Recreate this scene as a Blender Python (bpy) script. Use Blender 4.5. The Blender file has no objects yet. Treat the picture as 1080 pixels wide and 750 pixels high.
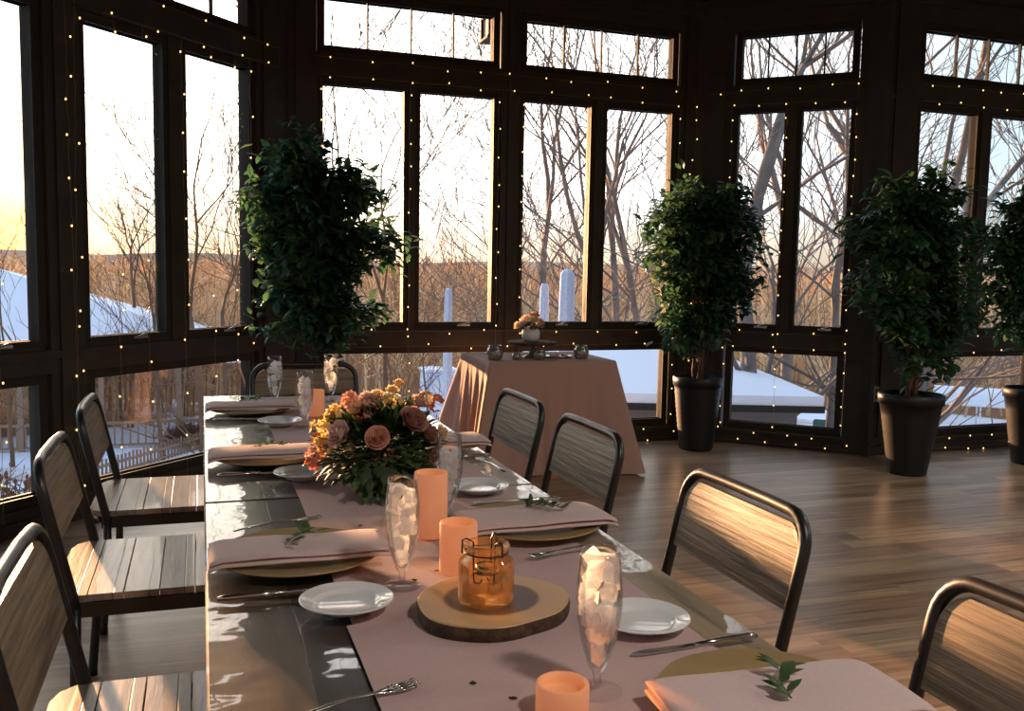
import bpy, math, random
from mathutils import Vector, Matrix, noise
PI = math.pi
R = math.radians
rnd = random.Random(7)
COL = bpy.context.scene.collection
SC = bpy.context.scene

# ---------------------------------------------------------------- mesh builder
class MB:
    def __init__(s):
        s.v = []; s.f = []; s.sm = []; s.mi = []; s.m = 0; s.T = None
    def add(s, vs, fs, smooth=False):
        b = len(s.v)
        if s.T is not None: vs = [tuple(s.T @ Vector(p)) for p in vs]
        s.v.extend(vs)
        for f in fs:
            s.f.append(tuple(i + b for i in f)); s.sm.append(smooth); s.mi.append(s.m)
    def box(s, x0, x1, y0, y1, z0, z1, bev=0.0):
        if bev <= 0:
            vs = [(x0,y0,z0),(x1,y0,z0),(x1,y1,z0),(x0,y1,z0),(x0,y0,z1),(x1,y0,z1),(x1,y1,z1),(x0,y1,z1)]
            s.add(vs, [(0,3,2,1),(4,5,6,7),(0,1,5,4),(1,2,6,5),(2,3,7,6),(3,0,4,7)])
        else:
            b = bev
            prof = [(z0, b), (z0 + b, 0), (z1 - b, 0), (z1, b)]
            vs = []
            for z, i in prof:
                vs += [(x0+i+b*.3,y0+i,z),(x1-i-b*.3,y0+i,z),(x1-i,y0+i+b*.3,z),(x1-i,y1-i-b*.3,z),(x1-i-b*.3,y1-i,z),(x0+i+b*.3,y1-i,z),(x0+i,y1-i-b*.3,z),(x0+i,y0+i+b*.3,z)]
            fs = [tuple(range(7, -1, -1)), tuple(range(24, 32))]
            for k in range(3):
                for j in range(8):
                    a = k*8+j; c = k*8+(j+1) % 8
                    fs.append((a, c, c+8, a+8))
            s.add(vs, fs)
    def tube(s, pts, r, n=8, cap=True, closed=False, smooth=True):
        pts = [Vector(p) for p in pts]; m = len(pts)
        rs = r if isinstance(r, (list, tuple)) else [r]*m
        up = None; vs = []
        for i, p in enumerate(pts):
            if closed: t = pts[(i+1) % m] - pts[i-1]
            elif i == 0: t = pts[1]-p
            elif i == m-1: t = p-pts[i-1]
            else: t = pts[i+1]-pts[i-1]
            if t.length < 1e-9: t = Vector((0,0,1))
            t.normalize()
            if up is None:
                up = Vector((0,0,1)) if abs(t.z) < .9 else Vector((1,0,0))
            a = t.cross(up)
            if a.length < 1e-6: a = t.cross(Vector((0.3,1,0)))
            a.normalize(); b = a.cross(t); up = b
            for k in range(n):
                q = 2*PI*k/n
                vs.append(tuple(p + a*math.cos(q)*rs[i] + b*math.sin(q)*rs[i]))
        fs = []
        for i in range(m if closed else m-1):
            i2 = (i+1) % m
            for k in range(n):
                k2 = (k+1) % n
                fs.append((i*n+k, i*n+k2, i2*n+k2, i2*n+k))
        s.add(vs, fs, smooth)
        if cap and not closed:
            b = len(s.v) - len(vs)
            s.f.append(tuple(b+k for k in range(n-1, -1, -1))); s.sm.append(False); s.mi.append(s.m)
            s.f.append(tuple(b+(m-1)*n+k for k in range(n))); s.sm.append(False); s.mi.append(s.m)
    def lathe(s, prof, n=32, c=(0,0,0), smooth=True, sx=1, sy=1):
        vs = []; idx = []
        for r, z in prof:
            if r < 1e-6:
                idx.append([len(vs)]*n); vs.append((c[0], c[1], c[2]+z))
            else:
                idx.append([len(vs)+k for k in range(n)])
                for k in range(n):
                    q = 2*PI*k/n; vs.append((c[0]+r*math.cos(q)*sx, c[1]+r*math.sin(q)*sy, c[2]+z))
        fs = []
        for i in range(len(prof)-1):
            for k in range(n):
                k2 = (k+1) % n
                f = [idx[i][k], idx[i][k2], idx[i+1][k2], idx[i+1][k]]
                g = []
                for q in f:
                    if q not in g: g.append(q)
                if len(g) > 2: fs.append(tuple(g))
        s.add(vs, fs, smooth)
    def grid(s, nx, ny, fn, smooth=True):
        vs = [fn(i/nx, j/ny) for j in range(ny+1) for i in range(nx+1)]
        fs = [(j*(nx+1)+i, j*(nx+1)+i+1, (j+1)*(nx+1)+i+1, (j+1)*(nx+1)+i) for j in range(ny) for i in range(nx)]
        s.add(vs, fs, smooth)
    def sphere(s, c, r, n=10, m=7, sq=(1,1,1)):
        prof = []
        for i in range(m+1):
            a = -PI/2 + PI*i/m
            prof.append((max(0, r*math.cos(a)) if 0 < i < m else 0, r*math.sin(a)*sq[2]))
        s.lathe(prof, n, c, True, sq[0], sq[1])
    def mesh(s, name, mats):
        me = bpy.data.meshes.new(name)
        me.from_pydata(s.v, [], s.f)
        me.polygons.foreach_set('use_smooth', s.sm)
        me.polygons.foreach_set('material_index', s.mi)
        for m in (mats if isinstance(mats, (list, tuple)) else [mats]): me.materials.append(m)
        me.update()
        return me

def obj(name, mb, mat, parent=None, loc=(0,0,0), rot=None):
    o = bpy.data.objects.new(name, mb.mesh(name, mat))
    COL.objects.link(o); o.location = loc
    if rot: o.rotation_euler = rot
    if parent: o.parent = parent
    return o
def thing(name, label, cat, loc=(0,0,0), rz=0, group=None):
    o = bpy.data.objects.new(name, None); COL.objects.link(o)
    o.empty_display_size = .05
    o.location = loc; o.rotation_euler = (0,0,rz)
    return tag(o, label, cat, group)
def tag(o, label, cat, group=None, kind=None):
    o['label'] = label; o['category'] = cat
    if group: o['group'] = group
    if kind: o['kind'] = kind
    return o
def struct(name, mb, mat, label=None, parent=None):
    o = obj(name, mb, mat, parent)
    if not parent:
        o['kind'] = 'structure'
        if label: o['label'] = label
    return o
def dup(root, loc, rz=0, label=None, group=None):
    r = root.copy(); COL.objects.link(r); r.location = loc; r.rotation_euler = (0,0,rz)
    if label: r['label'] = label
    if group: r['group'] = group
    for ch in list(root.children):
        c = ch.copy(); COL.objects.link(c); c.parent = r
        for g in list(ch.children):
            d = g.copy(); COL.objects.link(d); d.parent = c
    return r

# ---------------------------------------------------------------- materials
def srgb(c):
    return tuple((x/12.92 if x <= .04045 else ((x+.055)/1.055)**2.4) for x in [v/255 for v in c]) + (1,)
def newmat(name):
    m = bpy.data.materials.new(name); m.use_nodes = True
    nt = m.node_tree; return m, nt, nt.nodes['Principled BSDF']
def N(nt, t, **kw):
    n = nt.nodes.new(t)
    for k, v in kw.items():
        if hasattr(n, k): setattr(n, k, v)
        else: n.inputs[k.replace('_', ' ')].default_value = v
    return n
def ramp(nt, stops):
    n = nt.nodes.new('ShaderNodeValToRGB'); e = n.color_ramp.elements
    while len(e) < len(stops): e.new(.5)
    for i, (p, c) in enumerate(stops):
        e[i].position = p; e[i].color = c
    return n
def plain(name, rgb, rough=.5, metal=0, var=.12, scale=30, bump=0, bscale=80, spec=.5, coat=0, transl=0):
    m, nt, b = newmat(name); L = nt.links
    c = srgb(rgb)
    tc = N(nt, 'ShaderNodeTexCoord')
    no = N(nt, 'ShaderNodeTexNoise'); no.inputs['Scale'].default_value = scale; no.inputs['Detail'].default_value = 4
    L.new(tc.outputs['Object'], no.inputs['Vector'])
    lo = tuple(x*(1-var) for x in c[:3])+(1,); hi = tuple(min(1, x*(1+var)) for x in c[:3])+(1,)
    rp = ramp(nt, [(.3, lo), (.7, hi)])
    L.new(no.outputs['Fac'], rp.inputs['Fac']); L.new(rp.outputs['Color'], b.inputs['Base Color'])
    b.inputs['Roughness'].default_value = rough; b.inputs['Metallic'].default_value = metal
    b.inputs['Specular IOR Level'].default_value = spec; b.inputs['Coat Weight'].default_value = coat
    if bump:
        n2 = N(nt, 'ShaderNodeTexNoise'); n2.inputs['Scale'].default_value = bscale; n2.inputs['Detail'].default_value = 5
        L.new(tc.outputs['Object'], n2.inputs['Vector'])
        bp = N(nt, 'ShaderNodeBump'); bp.inputs['Strength'].default_value = bump; bp.inputs['Distance'].default_value = .01
        L.new(n2.outputs['Fac'], bp.inputs['Height']); L.new(bp.outputs['Normal'], b.inputs['Normal'])
    if transl:
        tr = N(nt, 'ShaderNodeBsdfTranslucent'); L.new(rp.outputs['Color'], tr.inputs['Color'])
        mx = N(nt, 'ShaderNodeMixShader'); mx.inputs['Fac'].default_value = transl
        L.new(b.outputs[0], mx.inputs[1]); L.new(tr.outputs[0], mx.inputs[2])
        L.new(mx.outputs[0], nt.nodes['Material Output'].inputs['Surface'])
    return m
def planks(name, cols, width, across='x', grain=(2, 40, 40), rough=.4, coat=0, bump=.3, wav=0, length=None, wavscale=6, coords='Object', specks=0, spec=.5, ordered=0):
    """wood: one colour per plank, grain stretched along the plank"""
    m, nt, b = newmat(name); L = nt.links
    tc = N(nt, 'ShaderNodeTexCoord'); sep = N(nt, 'ShaderNodeSeparateXYZ')
    L.new(tc.outputs[coords], sep.inputs[0])
    dv = N(nt, 'ShaderNodeMath', operation='DIVIDE'); dv.inputs[1].default_value = width
    L.new(sep.outputs[{'x': 0, 'y': 1, 'z': 2}[across]], dv.inputs[0])
    fl = N(nt, 'ShaderNodeMath', operation='FLOOR'); L.new(dv.outputs[0], fl.inputs[0])
    wn = N(nt, 'ShaderNodeTexWhiteNoise')
    last = None
    if length:
        wn0 = N(nt, 'ShaderNodeTexWhiteNoise'); wn0.noise_dimensions = '1D'; L.new(fl.outputs[0], wn0.inputs['W'])
        d2 = N(nt, 'ShaderNodeMath', operation='DIVIDE'); d2.inputs[1].default_value = length
        L.new(sep.outputs[0 if across == 'y' else 1], d2.inputs[0])
        ad = N(nt, 'ShaderNodeMath', operation='ADD'); L.new(d2.outputs[0], ad.inputs[0]); L.new(wn0.outputs['Value'], ad.inputs[1])
        last = ad
        f2 = N(nt, 'ShaderNodeMath', operation='FLOOR'); L.new(ad.outputs[0], f2.inputs[0])
        cb = N(nt, 'ShaderNodeCombineXYZ'); L.new(fl.outputs[0], cb.inputs[0]); L.new(f2.outputs[0], cb.inputs[1])
        wn.noise_dimensions = '2D'; L.new(cb.outputs[0], wn.inputs['Vector'])
    else:
        wn.noise_dimensions = '1D'; L.new(fl.outputs[0], wn.inputs['W'])
    rp = ramp(nt, [(i/(len(cols)-1), srgb(c)) for i, c in enumerate(cols)])
    if ordered:
        od = N(nt, 'ShaderNodeMath', operation='DIVIDE'); od.inputs[1].default_value = ordered-1
        L.new(fl.outputs[0], od.inputs[0]); L.new(od.outputs[0], rp.inputs['Fac'])
    else: L.new(wn.outputs['Value'], rp.inputs['Fac'])
    mp = N(nt, 'ShaderNodeMapping'); mp.inputs['Scale'].default_value = grain
    add = N(nt, 'ShaderNodeVectorMath', operation='ADD'); L.new(tc.outputs[coords], add.inputs[0])
    sc = N(nt, 'ShaderNodeVectorMath', operation='SCALE'); sc.inputs['Scale'].default_value = 5.0
    L.new(wn.outputs['Color'], sc.inputs[0]); L.new(sc.outputs[0], add.inputs[1])
    L.new(add.outputs[0], mp.inputs[0])
    no = N(nt, 'ShaderNodeTexNoise'); no.inputs['Scale'].default_value = 1; no.inputs['Detail'].default_value = 6; no.inputs['Roughness'].default_value = .6; no.inputs['Distortion'].default_value = .4
    L.new(mp.outputs[0], no.inputs['Vector'])
    gr = ramp(nt, [(.3, (.42,.42,.42,1)), (.5, (.85,.85,.85,1)), (.72, (1.25,1.22,1.18,1))])
    L.new(no.outputs['Fac'], gr.inputs['Fac'])
    mul = N(nt, 'ShaderNodeMix', data_type='RGBA', blend_type='MULTIPLY'); mul.inputs['Factor'].default_value = 1
    L.new(rp.outputs['Color'], mul.inputs['A']); L.new(gr.outputs['Color'], mul.inputs['B'])
    # joint lines
    fr = N(nt, 'ShaderNodeMath', operation='FRACT'); L.new(dv.outputs[0], fr.inputs[0])
    jn = N(nt, 'ShaderNodeMath', operation='PINGPONG'); jn.inputs[1].default_value = .5; L.new(fr.outputs[0], jn.inputs[0])
    js = N(nt, 'ShaderNodeMapRange'); js.inputs['From Max'].default_value = .0025/width; js.inputs['To Min'].default_value = .25
    L.new(jn.outputs[0], js.inputs['Value'])
    m2 = N(nt, 'ShaderNodeMix', data_type='RGBA', blend_type='MULTIPLY'); m2.inputs['Factor'].default_value = 1
    L.new(mul.outputs['Result'], m2.inputs['A']); L.new(js.outputs[0], m2.inputs['B'])
    L.new(m2.outputs['Result'], b.inputs['Base Color'])
    b.inputs['Roughness'].default_value = rough; b.inputs['Coat Weight'].default_value = coat; b.inputs['Coat Roughness'].default_value = .03
    b.inputs['Specular IOR Level'].default_value = spec
    hgt = N(nt, 'ShaderNodeMath', operation='MULTIPLY'); L.new(no.outputs['Fac'], hgt.inputs[0]); L.new(js.outputs[0], hgt.inputs[1])
    bp = N(nt, 'ShaderNodeBump'); bp.inputs['Strength'].default_value = bump; bp.inputs['Distance'].default_value = .004
    L.new(hgt.outputs[0], bp.inputs['Height']); L.new(bp.outputs['Normal'], b.inputs['Normal'])
    if wav:
        n3 = N(nt, 'ShaderNodeTexNoise'); n3.inputs['Scale'].default_value = wavscale; n3.inputs['Detail'].default_value = 2
        L.new(tc.outputs[coords], n3.inputs['Vector'])
        b3 = N(nt, 'ShaderNodeBump'); b3.inputs['Strength'].default_value = wav; b3.inputs['Distance'].default_value = .01
        L.new(n3.outputs['Fac'], b3.inputs['Height'])
        if coat: L.new(b3.outputs['Normal'], b.inputs['Coat Normal'])
        L.new(b3.outputs['Normal'], bp.inputs['Normal'])
    return m
def emis(name, rgb, strength):
    m, nt, b = newmat(name)
    b.inputs['Base Color'].default_value = srgb(rgb); b.inputs['Emission Color'].default_value = srgb(rgb)
    b.inputs['Emission Strength'].default_value = strength
    return m
def thinglass(name, tint=(1,1,1), refl=1.0, rough=0.0, ior=1.45, body=None):
    m, nt, b = newmat(name); L = nt.links; nt.nodes.remove(b)
    t = N(nt, 'ShaderNodeBsdfTransparent'); t.inputs['Color'].default_value = tint + (1,)
    g = N(nt, 'ShaderNodeBsdfGlossy'); g.inputs['Roughness'].default_value = rough
    f = N(nt, 'ShaderNodeFresnel'); f.inputs['IOR'].default_value = ior
    k = N(nt, 'ShaderNodeMath', operation='MULTIPLY'); k.inputs[1].default_value = refl; k.use_clamp = True
    mx = N(nt, 'ShaderNodeMixShader')
    L.new(f.outputs[0], k.inputs[0]); L.new(k.outputs[0], mx.inputs[0]); L.new(t.outputs[0], mx.inputs[1]); L.new(g.outputs[0], mx.inputs[2])
    out = mx.outputs[0]
    if body:
        df = N(nt, 'ShaderNodeBsdfTranslucent'); df.inputs['Color'].default_value = body[:3]+(1,)
        d2 = N(nt, 'ShaderNodeBsdfDiffuse'); d2.inputs['Color'].default_value = body[:3]+(1,)
        ad = N(nt, 'ShaderNodeMixShader'); L.new(df.outputs[0], ad.inputs[1]); L.new(d2.outputs[0], ad.inputs[2])
        m3 = N(nt, 'ShaderNodeMixShader'); m3.inputs[0].default_value = body[3]
        L.new(out, m3.inputs[1]); L.new(ad.outputs[0], m3.inputs[2]); out = m3.outputs[0]
    L.new(out, nt.nodes['Material Output'].inputs['Surface'])
    return m

M = {}
M['frame'] = plain('dark_stained_wood', (58, 54, 47), .5, spec=.25, var=.15, scale=6, bump=.05)
M['sash'] = plain('bronze_window_sash', (56, 52, 46), .55, spec=.12, var=.1)
M['ceil'] = planks('ceiling_boards', [(46,38,32),(54,44,36)], .14, 'y', rough=.6)
M['wallplain'] = plain('dark_wall_paint', (96, 84, 72), .6)
M['floor'] = planks('floor_planks', [(158,128,102),(174,144,116),(144,114,90),(184,156,128),(164,134,106)], .125, 'y', grain=(1.6, 26, 26), rough=.33, bump=.25, length=1.3, wav=.04)
M['table'] = planks('glossy_table_planks', [(86,72,58),(64,52,42),(92,78,62),(70,58,46),(74,58,44),(168,146,116)], .1456, 'x', grain=(22, 1.6, 22), rough=.35, coat=1.0, bump=.2, wav=.3, wavscale=7, ordered=6)
M['tleg'] = plain('painted_table_leg', (54, 46, 38), .5)
M['steel'] = plain('black_powder_coated_steel', (30, 29, 28), .36, spec=.6, var=.1)
M['seat'] = planks('weathered_seat_planks', [(144,130,116),(176,146,120),(126,124,124),(196,166,138),(114,110,108)], .092, 'x', grain=(30, 3, 30), rough=.33, bump=.35, coat=.25)
M['back'] = planks('weathered_back_panel', [(142,124,100),(124,106,84)], 2.0, 'x', grain=(10, 3, 75), rough=.42, bump=.9)
M['cloth'] = plain('blush_linen', (196, 160, 146), .85, var=.05, scale=200, bump=.08, bscale=500, transl=.15)
M['runner'] = plain('blush_runner', (184, 156, 152), .85, var=.04, scale=200, bump=.08, bscale=500)
M['napkin'] = plain('blush_napkin', (200, 176, 172), .8, var=.04, scale=150, bump=.06, bscale=600)
M['charger'] = plain('matte_gold_charger', (164, 138, 94), .42, metal=.25, var=.06)
M['china'] = plain('white_china', (226, 226, 226), .12, var=.02, coat=.4)
M['silver'] = plain('polished_steel', (190, 190, 188), .2, metal=1, var=.03)
M['leafy'] = plain('sprig_green', (72, 92, 52), .5, var=.25, transl=.25)
M['glass'] = thinglass('drinking_glass', (.985,.99,.99), .5)
M['pane'] = thinglass('window_glass', (.995,.995,.99), .12)
M['amber'] = thinglass('amber_glass', (.91,.79,.62), .6, body=(.6,.42,.26,.07))
M['mercury'] = plain('mercury_glass', (150, 145, 138), .25, metal=.6, var=.5, scale=90)
M['wire'] = plain('black_wire', (24, 22, 20), .4, metal=.5)
M['bark'] = plain('log_bark', (74, 54, 38), .9, var=.5, scale=40, bump=.8, bscale=60)
M['pot'] = plain('black_planter', (18, 18, 18), .45, var=.1)
M['soil'] = plain('soil', (50, 38, 28), .95, var=.4, scale=60, bump=.5)
M['trunk'] = plain('ficus_trunk', (86, 62, 46), .8, var=.3, scale=25, bump=.4)
M['petal_blush'] = plain('blush_petal', (224, 196, 188), .6, transl=.3, var=.08)
M['petal_coral'] = plain('coral_petal', (222, 168, 148), .6, transl=.3, var=.15)
M['petal_dusk'] = plain('dusky_petal', (176, 132, 118), .6, transl=.3, var=.12)
M['petal_cream'] = plain('cream_petal', (240, 214, 170), .6, transl=.35, var=.1)
M['petal_yellow'] = plain('yellow_petal', (238, 214, 140), .6, transl=.35, var=.15)
M['petal_red'] = plain('red_petal', (208, 122, 100), .6, transl=.3, var=.2)
M['eleaf'] = plain('dark_bouquet_leaf', (60, 80, 46), .6, var=.35, scale=20, transl=.25)
M['plastic'] = plain('outlet_plastic', (150, 144, 134), .4)
M['snow'] = plain('snow', (236, 238, 242), .8, var=.03, scale=.6, bump=.2, bscale=2)
M['tree'] = plain('bare_branch', (116, 88, 64), .9, var=.3, scale=2)
M['treegrey'] = plain('grey_bark', (120, 108, 98), .9, var=.3, scale=2)
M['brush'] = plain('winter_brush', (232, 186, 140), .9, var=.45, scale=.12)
M['hill'] = plain('wooded_hill', (196, 152, 122), 1, var=.25, scale=.05)
M['bluecover'] = plain('pale_blue_cover', (206, 220, 240), .7)
M['siding'] = plain('grey_siding', (112, 104, 98), .8)
M['postwood'] = plain('pale_post', (150, 124, 102), .8)
M['shrub'] = plain('brown_shrub', (122, 84, 54), .9, var=.3, scale=1)
M['white'] = plain('white_paint', (225, 228, 232), .5)
M['wirelight'] = plain('clear_light_wire', (120, 100, 70), .5)
M['bulb'] = emis('warm_bulb', (255, 206, 130), 1.7)
M['lampglow'] = emis('lamp_glow', (255, 214, 140), 1.2)

def candle_mat(name, rgb, glow):
    m, nt, b = newmat(name); L = nt.links
    b.inputs['Base Color'].default_value = srgb(rgb); b.inputs['Roughness'].default_value = .5
    b.inputs['Emission Color'].default_value = srgb((255, 150, 76))
    tr = N(nt, 'ShaderNodeBsdfTranslucent'); tr.inputs['Color'].default_value = srgb(rgb)
    b.inputs['Emission Strength'].default_value = glow
    mx = N(nt, 'ShaderNodeMixShader'); mx.inputs['Fac'].default_value = .4
    L.new(b.outputs[0], mx.inputs[1]); L.new(tr.outputs[0], mx.inputs[2]); L.new(mx.outputs[0], nt.nodes['Material Output'].inputs['Surface'])
    return m
M['wax'] = candle_mat('glowing_wax', (238, 202, 174), .16)
M['waxlip'] = candle_mat('wax_rim', (245, 200, 160), .15)
def ice_mat():
    m, nt, b = newmat('ice'); L = nt.links
    b.inputs['Base Color'].default_value = (.85,.87,.9,1); b.inputs['Roughness'].default_value = .15
    tr = N(nt, 'ShaderNodeBsdfTranslucent'); tr.inputs['Color'].default_value = (1,.97,.95,1)
    tp = N(nt, 'ShaderNodeBsdfTransparent')
    mx = N(nt, 'ShaderNodeMixShader'); mx.inputs['Fac'].default_value = .65
    m2 = N(nt, 'ShaderNodeMixShader'); m2.inputs['Fac'].default_value = .25
    L.new(b.outputs[0], mx.inputs[1]); L.new(tr.outputs[0], mx.inputs[2])
    L.new(mx.outputs[0], m2.inputs[1]); L.new(tp.outputs[0], m2.inputs[2])
    L.new(m2.outputs[0], nt.nodes['Material Output'].inputs['Surface'])
    return m
M['ice'] = ice_mat()
def leaf_mat():
    m, nt, b = newmat('ficus_leaf'); L = nt.links
    gi = N(nt, 'ShaderNodeTexCoord'); no = N(nt, 'ShaderNodeTexNoise'); no.inputs['Scale'].default_value = 7; no.inputs['Detail'].default_value = 3
    L.new(gi.outputs['Object'], no.inputs['Vector'])
    rp = ramp(nt, [(.3, srgb((36, 68, 50))), (.55, srgb((54, 92, 62))), (.78, srgb((104, 128, 64)))])
    L.new(no.outputs['Fac'], rp.inputs['Fac']); L.new(rp.outputs['Color'], b.inputs['Base Color'])
    b.inputs['Roughness'].default_value = .38
    tr = N(nt, 'ShaderNodeBsdfTranslucent')
    hs = N(nt, 'ShaderNodeHueSaturation'); hs.inputs['Value'].default_value = 1.6; hs.inputs['Hue'].default_value = .485; hs.inputs['Saturation'].default_value = .9
    L.new(rp.outputs['Color'], hs.inputs['Color']); L.new(hs.outputs[0], tr.inputs['Color'])
    mx = N(nt, 'ShaderNodeMixShader'); mx.inputs['Fac'].default_value = .5
    L.new(b.outputs[0], mx.inputs[1]); L.new(tr.outputs[0], mx.inputs[2]); L.new(mx.outputs[0], nt.nodes['Material Output'].inputs['Surface'])
    return m
M['leaf'] = leaf_mat()
def slab_mat():
    m, nt, b = newmat('cut_log_face'); L = nt.links
    tc = N(nt, 'ShaderNodeTexCoord'); no = N(nt, 'ShaderNodeTexNoise'); no.inputs['Scale'].default_value = 9
    L.new(tc.outputs['Object'], no.inputs['Vector'])
    vm = N(nt, 'ShaderNodeVectorMath', operation='MULTIPLY'); vm.inputs[1].default_value = (1,1,0)
    L.new(tc.outputs['Object'], vm.inputs[0])
    ln = N(nt, 'ShaderNodeVectorMath', operation='LENGTH'); L.new(vm.outputs[0], ln.inputs[0])
    ad = N(nt, 'ShaderNodeMath', operation='MULTIPLY_ADD'); ad.inputs[1].default_value = .018; L.new(no.outputs['Fac'], ad.inputs[0]); L.new(ln.outputs['Value'], ad.inputs[2])
    rp = ramp(nt, [(0, srgb((66,46,36))), (.088, srgb((88,62,46))), (.094, srgb((184,146,104))), (.16, srgb((194,154,110)))])
    L.new(ad.outputs[0], rp.inputs['Fac'])
    sn = N(nt, 'ShaderNodeMath', operation='MULTIPLY'); sn.inputs[1].default_value = 900; L.new(ad.outputs[0], sn.inputs[0])
    s2 = N(nt, 'ShaderNodeMath', operation='SINE'); L.new(sn.outputs[0], s2.inputs[0])
    mr = N(nt, 'ShaderNodeMapRange'); mr.inputs['From Min'].default_value = -1; mr.inputs['To Min'].default_value = .95; mr.inputs['To Max'].default_value = 1.02
    L.new(s2.outputs[0], mr.inputs['Value'])
    mu = N(nt, 'ShaderNodeMix', data_type='RGBA', blend_type='MULTIPLY'); mu.inputs['Factor'].default_value = 1
    L.new(rp.outputs['Color'], mu.inputs['A']); L.new(mr.outputs[0], mu.inputs['B']); L.new(mu.outputs['Result'], b.inputs['Base Color'])
    b.inputs['Roughness'].default_value = .45
    return m
M['slab'] = slab_mat()
def ground_mat():
    m, nt, b = newmat('snowy_ground'); L = nt.links
    tc = N(nt, 'ShaderNodeTexCoord'); no = N(nt, 'ShaderNodeTexNoise'); no.inputs['Scale'].default_value = .12; no.inputs['Detail'].default_value = 6
    L.new(tc.outputs['Object'], no.inputs['Vector'])
    rp = ramp(nt, [(.60, srgb((236,238,244))), (.68, srgb((150,112,80)))])
    sb = N(nt, 'ShaderNodeVectorMath', operation='SUBTRACT'); sb.inputs[1].default_value = (12, 8, -5.5); L.new(tc.outputs['Object'], sb.inputs[0])
    ln = N(nt, 'ShaderNodeVectorMath', operation='LENGTH'); L.new(sb.outputs[0], ln.inputs[0])
    mr = N(nt, 'ShaderNodeMapRange'); mr.inputs['From Min'].default_value = 35; mr.inputs['From Max'].default_value = 38; mr.inputs['To Max'].default_value = .35
    L.new(ln.outputs['Value'], mr.inputs['Value'])
    ad = N(nt, 'ShaderNodeMath', operation='ADD'); L.new(mr.outputs[0], ad.inputs[0]); L.new(no.outputs['Fac'], ad.inputs[1])
    L.new(ad.outputs[0], rp.inputs['Fac']); L.new(rp.outputs['Color'], b.inputs['Base Color'])
    b.inputs['Roughness'].default_value = .9
    return m
M['ground'] = ground_mat()

# ---------------------------------------------------------------- the room's shell
WALLS = {  # inner face: n.p = d, s runs along (sin a, -cos a)
    'A': (R(136.84004), 4.08374), 'B': (R(91.84004), 6.54713), 'C': (R(46.84004), 7.42195), 'D': (R(91.84004), 5.58290)}
def wp(w, s, out=0.0, z=0.0):
    a, d = WALLS[w]
    return Vector((math.cos(a)*(d+out) + math.sin(a)*s, math.sin(a)*(d+out) - math.cos(a)*s, z))
def wT(w):
    a, d = WALLS[w]
    n = Vector((math.cos(a), math.sin(a), 0)); t = Vector((math.sin(a), -math.cos(a), 0))
    m = Matrix.Identity(4)   # local x = along, y = outwards, z = up
    m.col[0][:3] = t; m.col[1][:3] = n; m.col[2][:3] = (0,0,1); m.col[3][:3] = n*d
    return m
ZL0, ZL1, ZM0, ZM1, ZT0, ZT1, ZTOP = .172, .724, .945, 2.565, 2.825, 3.135, 3.56
FB = .05     # sash width
def wallmesh(w, s0, s1, bays, front=-.035, back=.12):
    """rails run the whole width, posts fill between the bays; every opening is FB larger than its glass"""
    mb = MB(); mb.T = wT(w)
    def rail(z0, z1): mb.box(s0, s1, front, back, z0, z1)
    rail(0, ZL0-FB); rail(ZL1+FB, ZM0-FB); rail(ZM1+FB, ZT0-FB); rail(ZT1+FB, ZTOP)
    edges = [s0] + [e for b in bays for e in (b[0]-FB, b[1]+FB)] + [s1]
    for i in range(0, len(edges), 2):
        for z0, z1 in ((ZL0-FB, ZL1+FB), (ZM0-FB, ZM1+FB), (ZT0-FB, ZT1+FB)):
            mb.box(edges[i], edges[i+1], front, back, z0, z1)
        # raised trim boards down the middle of every post
        a, c = edges[i], edges[i+1]
        if c-a > .12:
            mb.box(a+.05, c-.05, front-.014, front, .13, 3.3)
    # crown, rail caps and floor trim
    mb.box(s0, s1, front-.022, front, .0, .07)
    mb.box(s0, s1, front-.03, front, 3.30, 3.36)
    mb.box(s0, s1, front-.06, front, 3.42, ZTOP)
    mb.box(s0, s1, front-.012, front, ZM0-FB-.045, ZM0-FB-.005)
    mb.box(s0, s1, front-.012, front, ZM1+FB+.005, ZM1+FB+.04)
    return mb
wn = [0]
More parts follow.
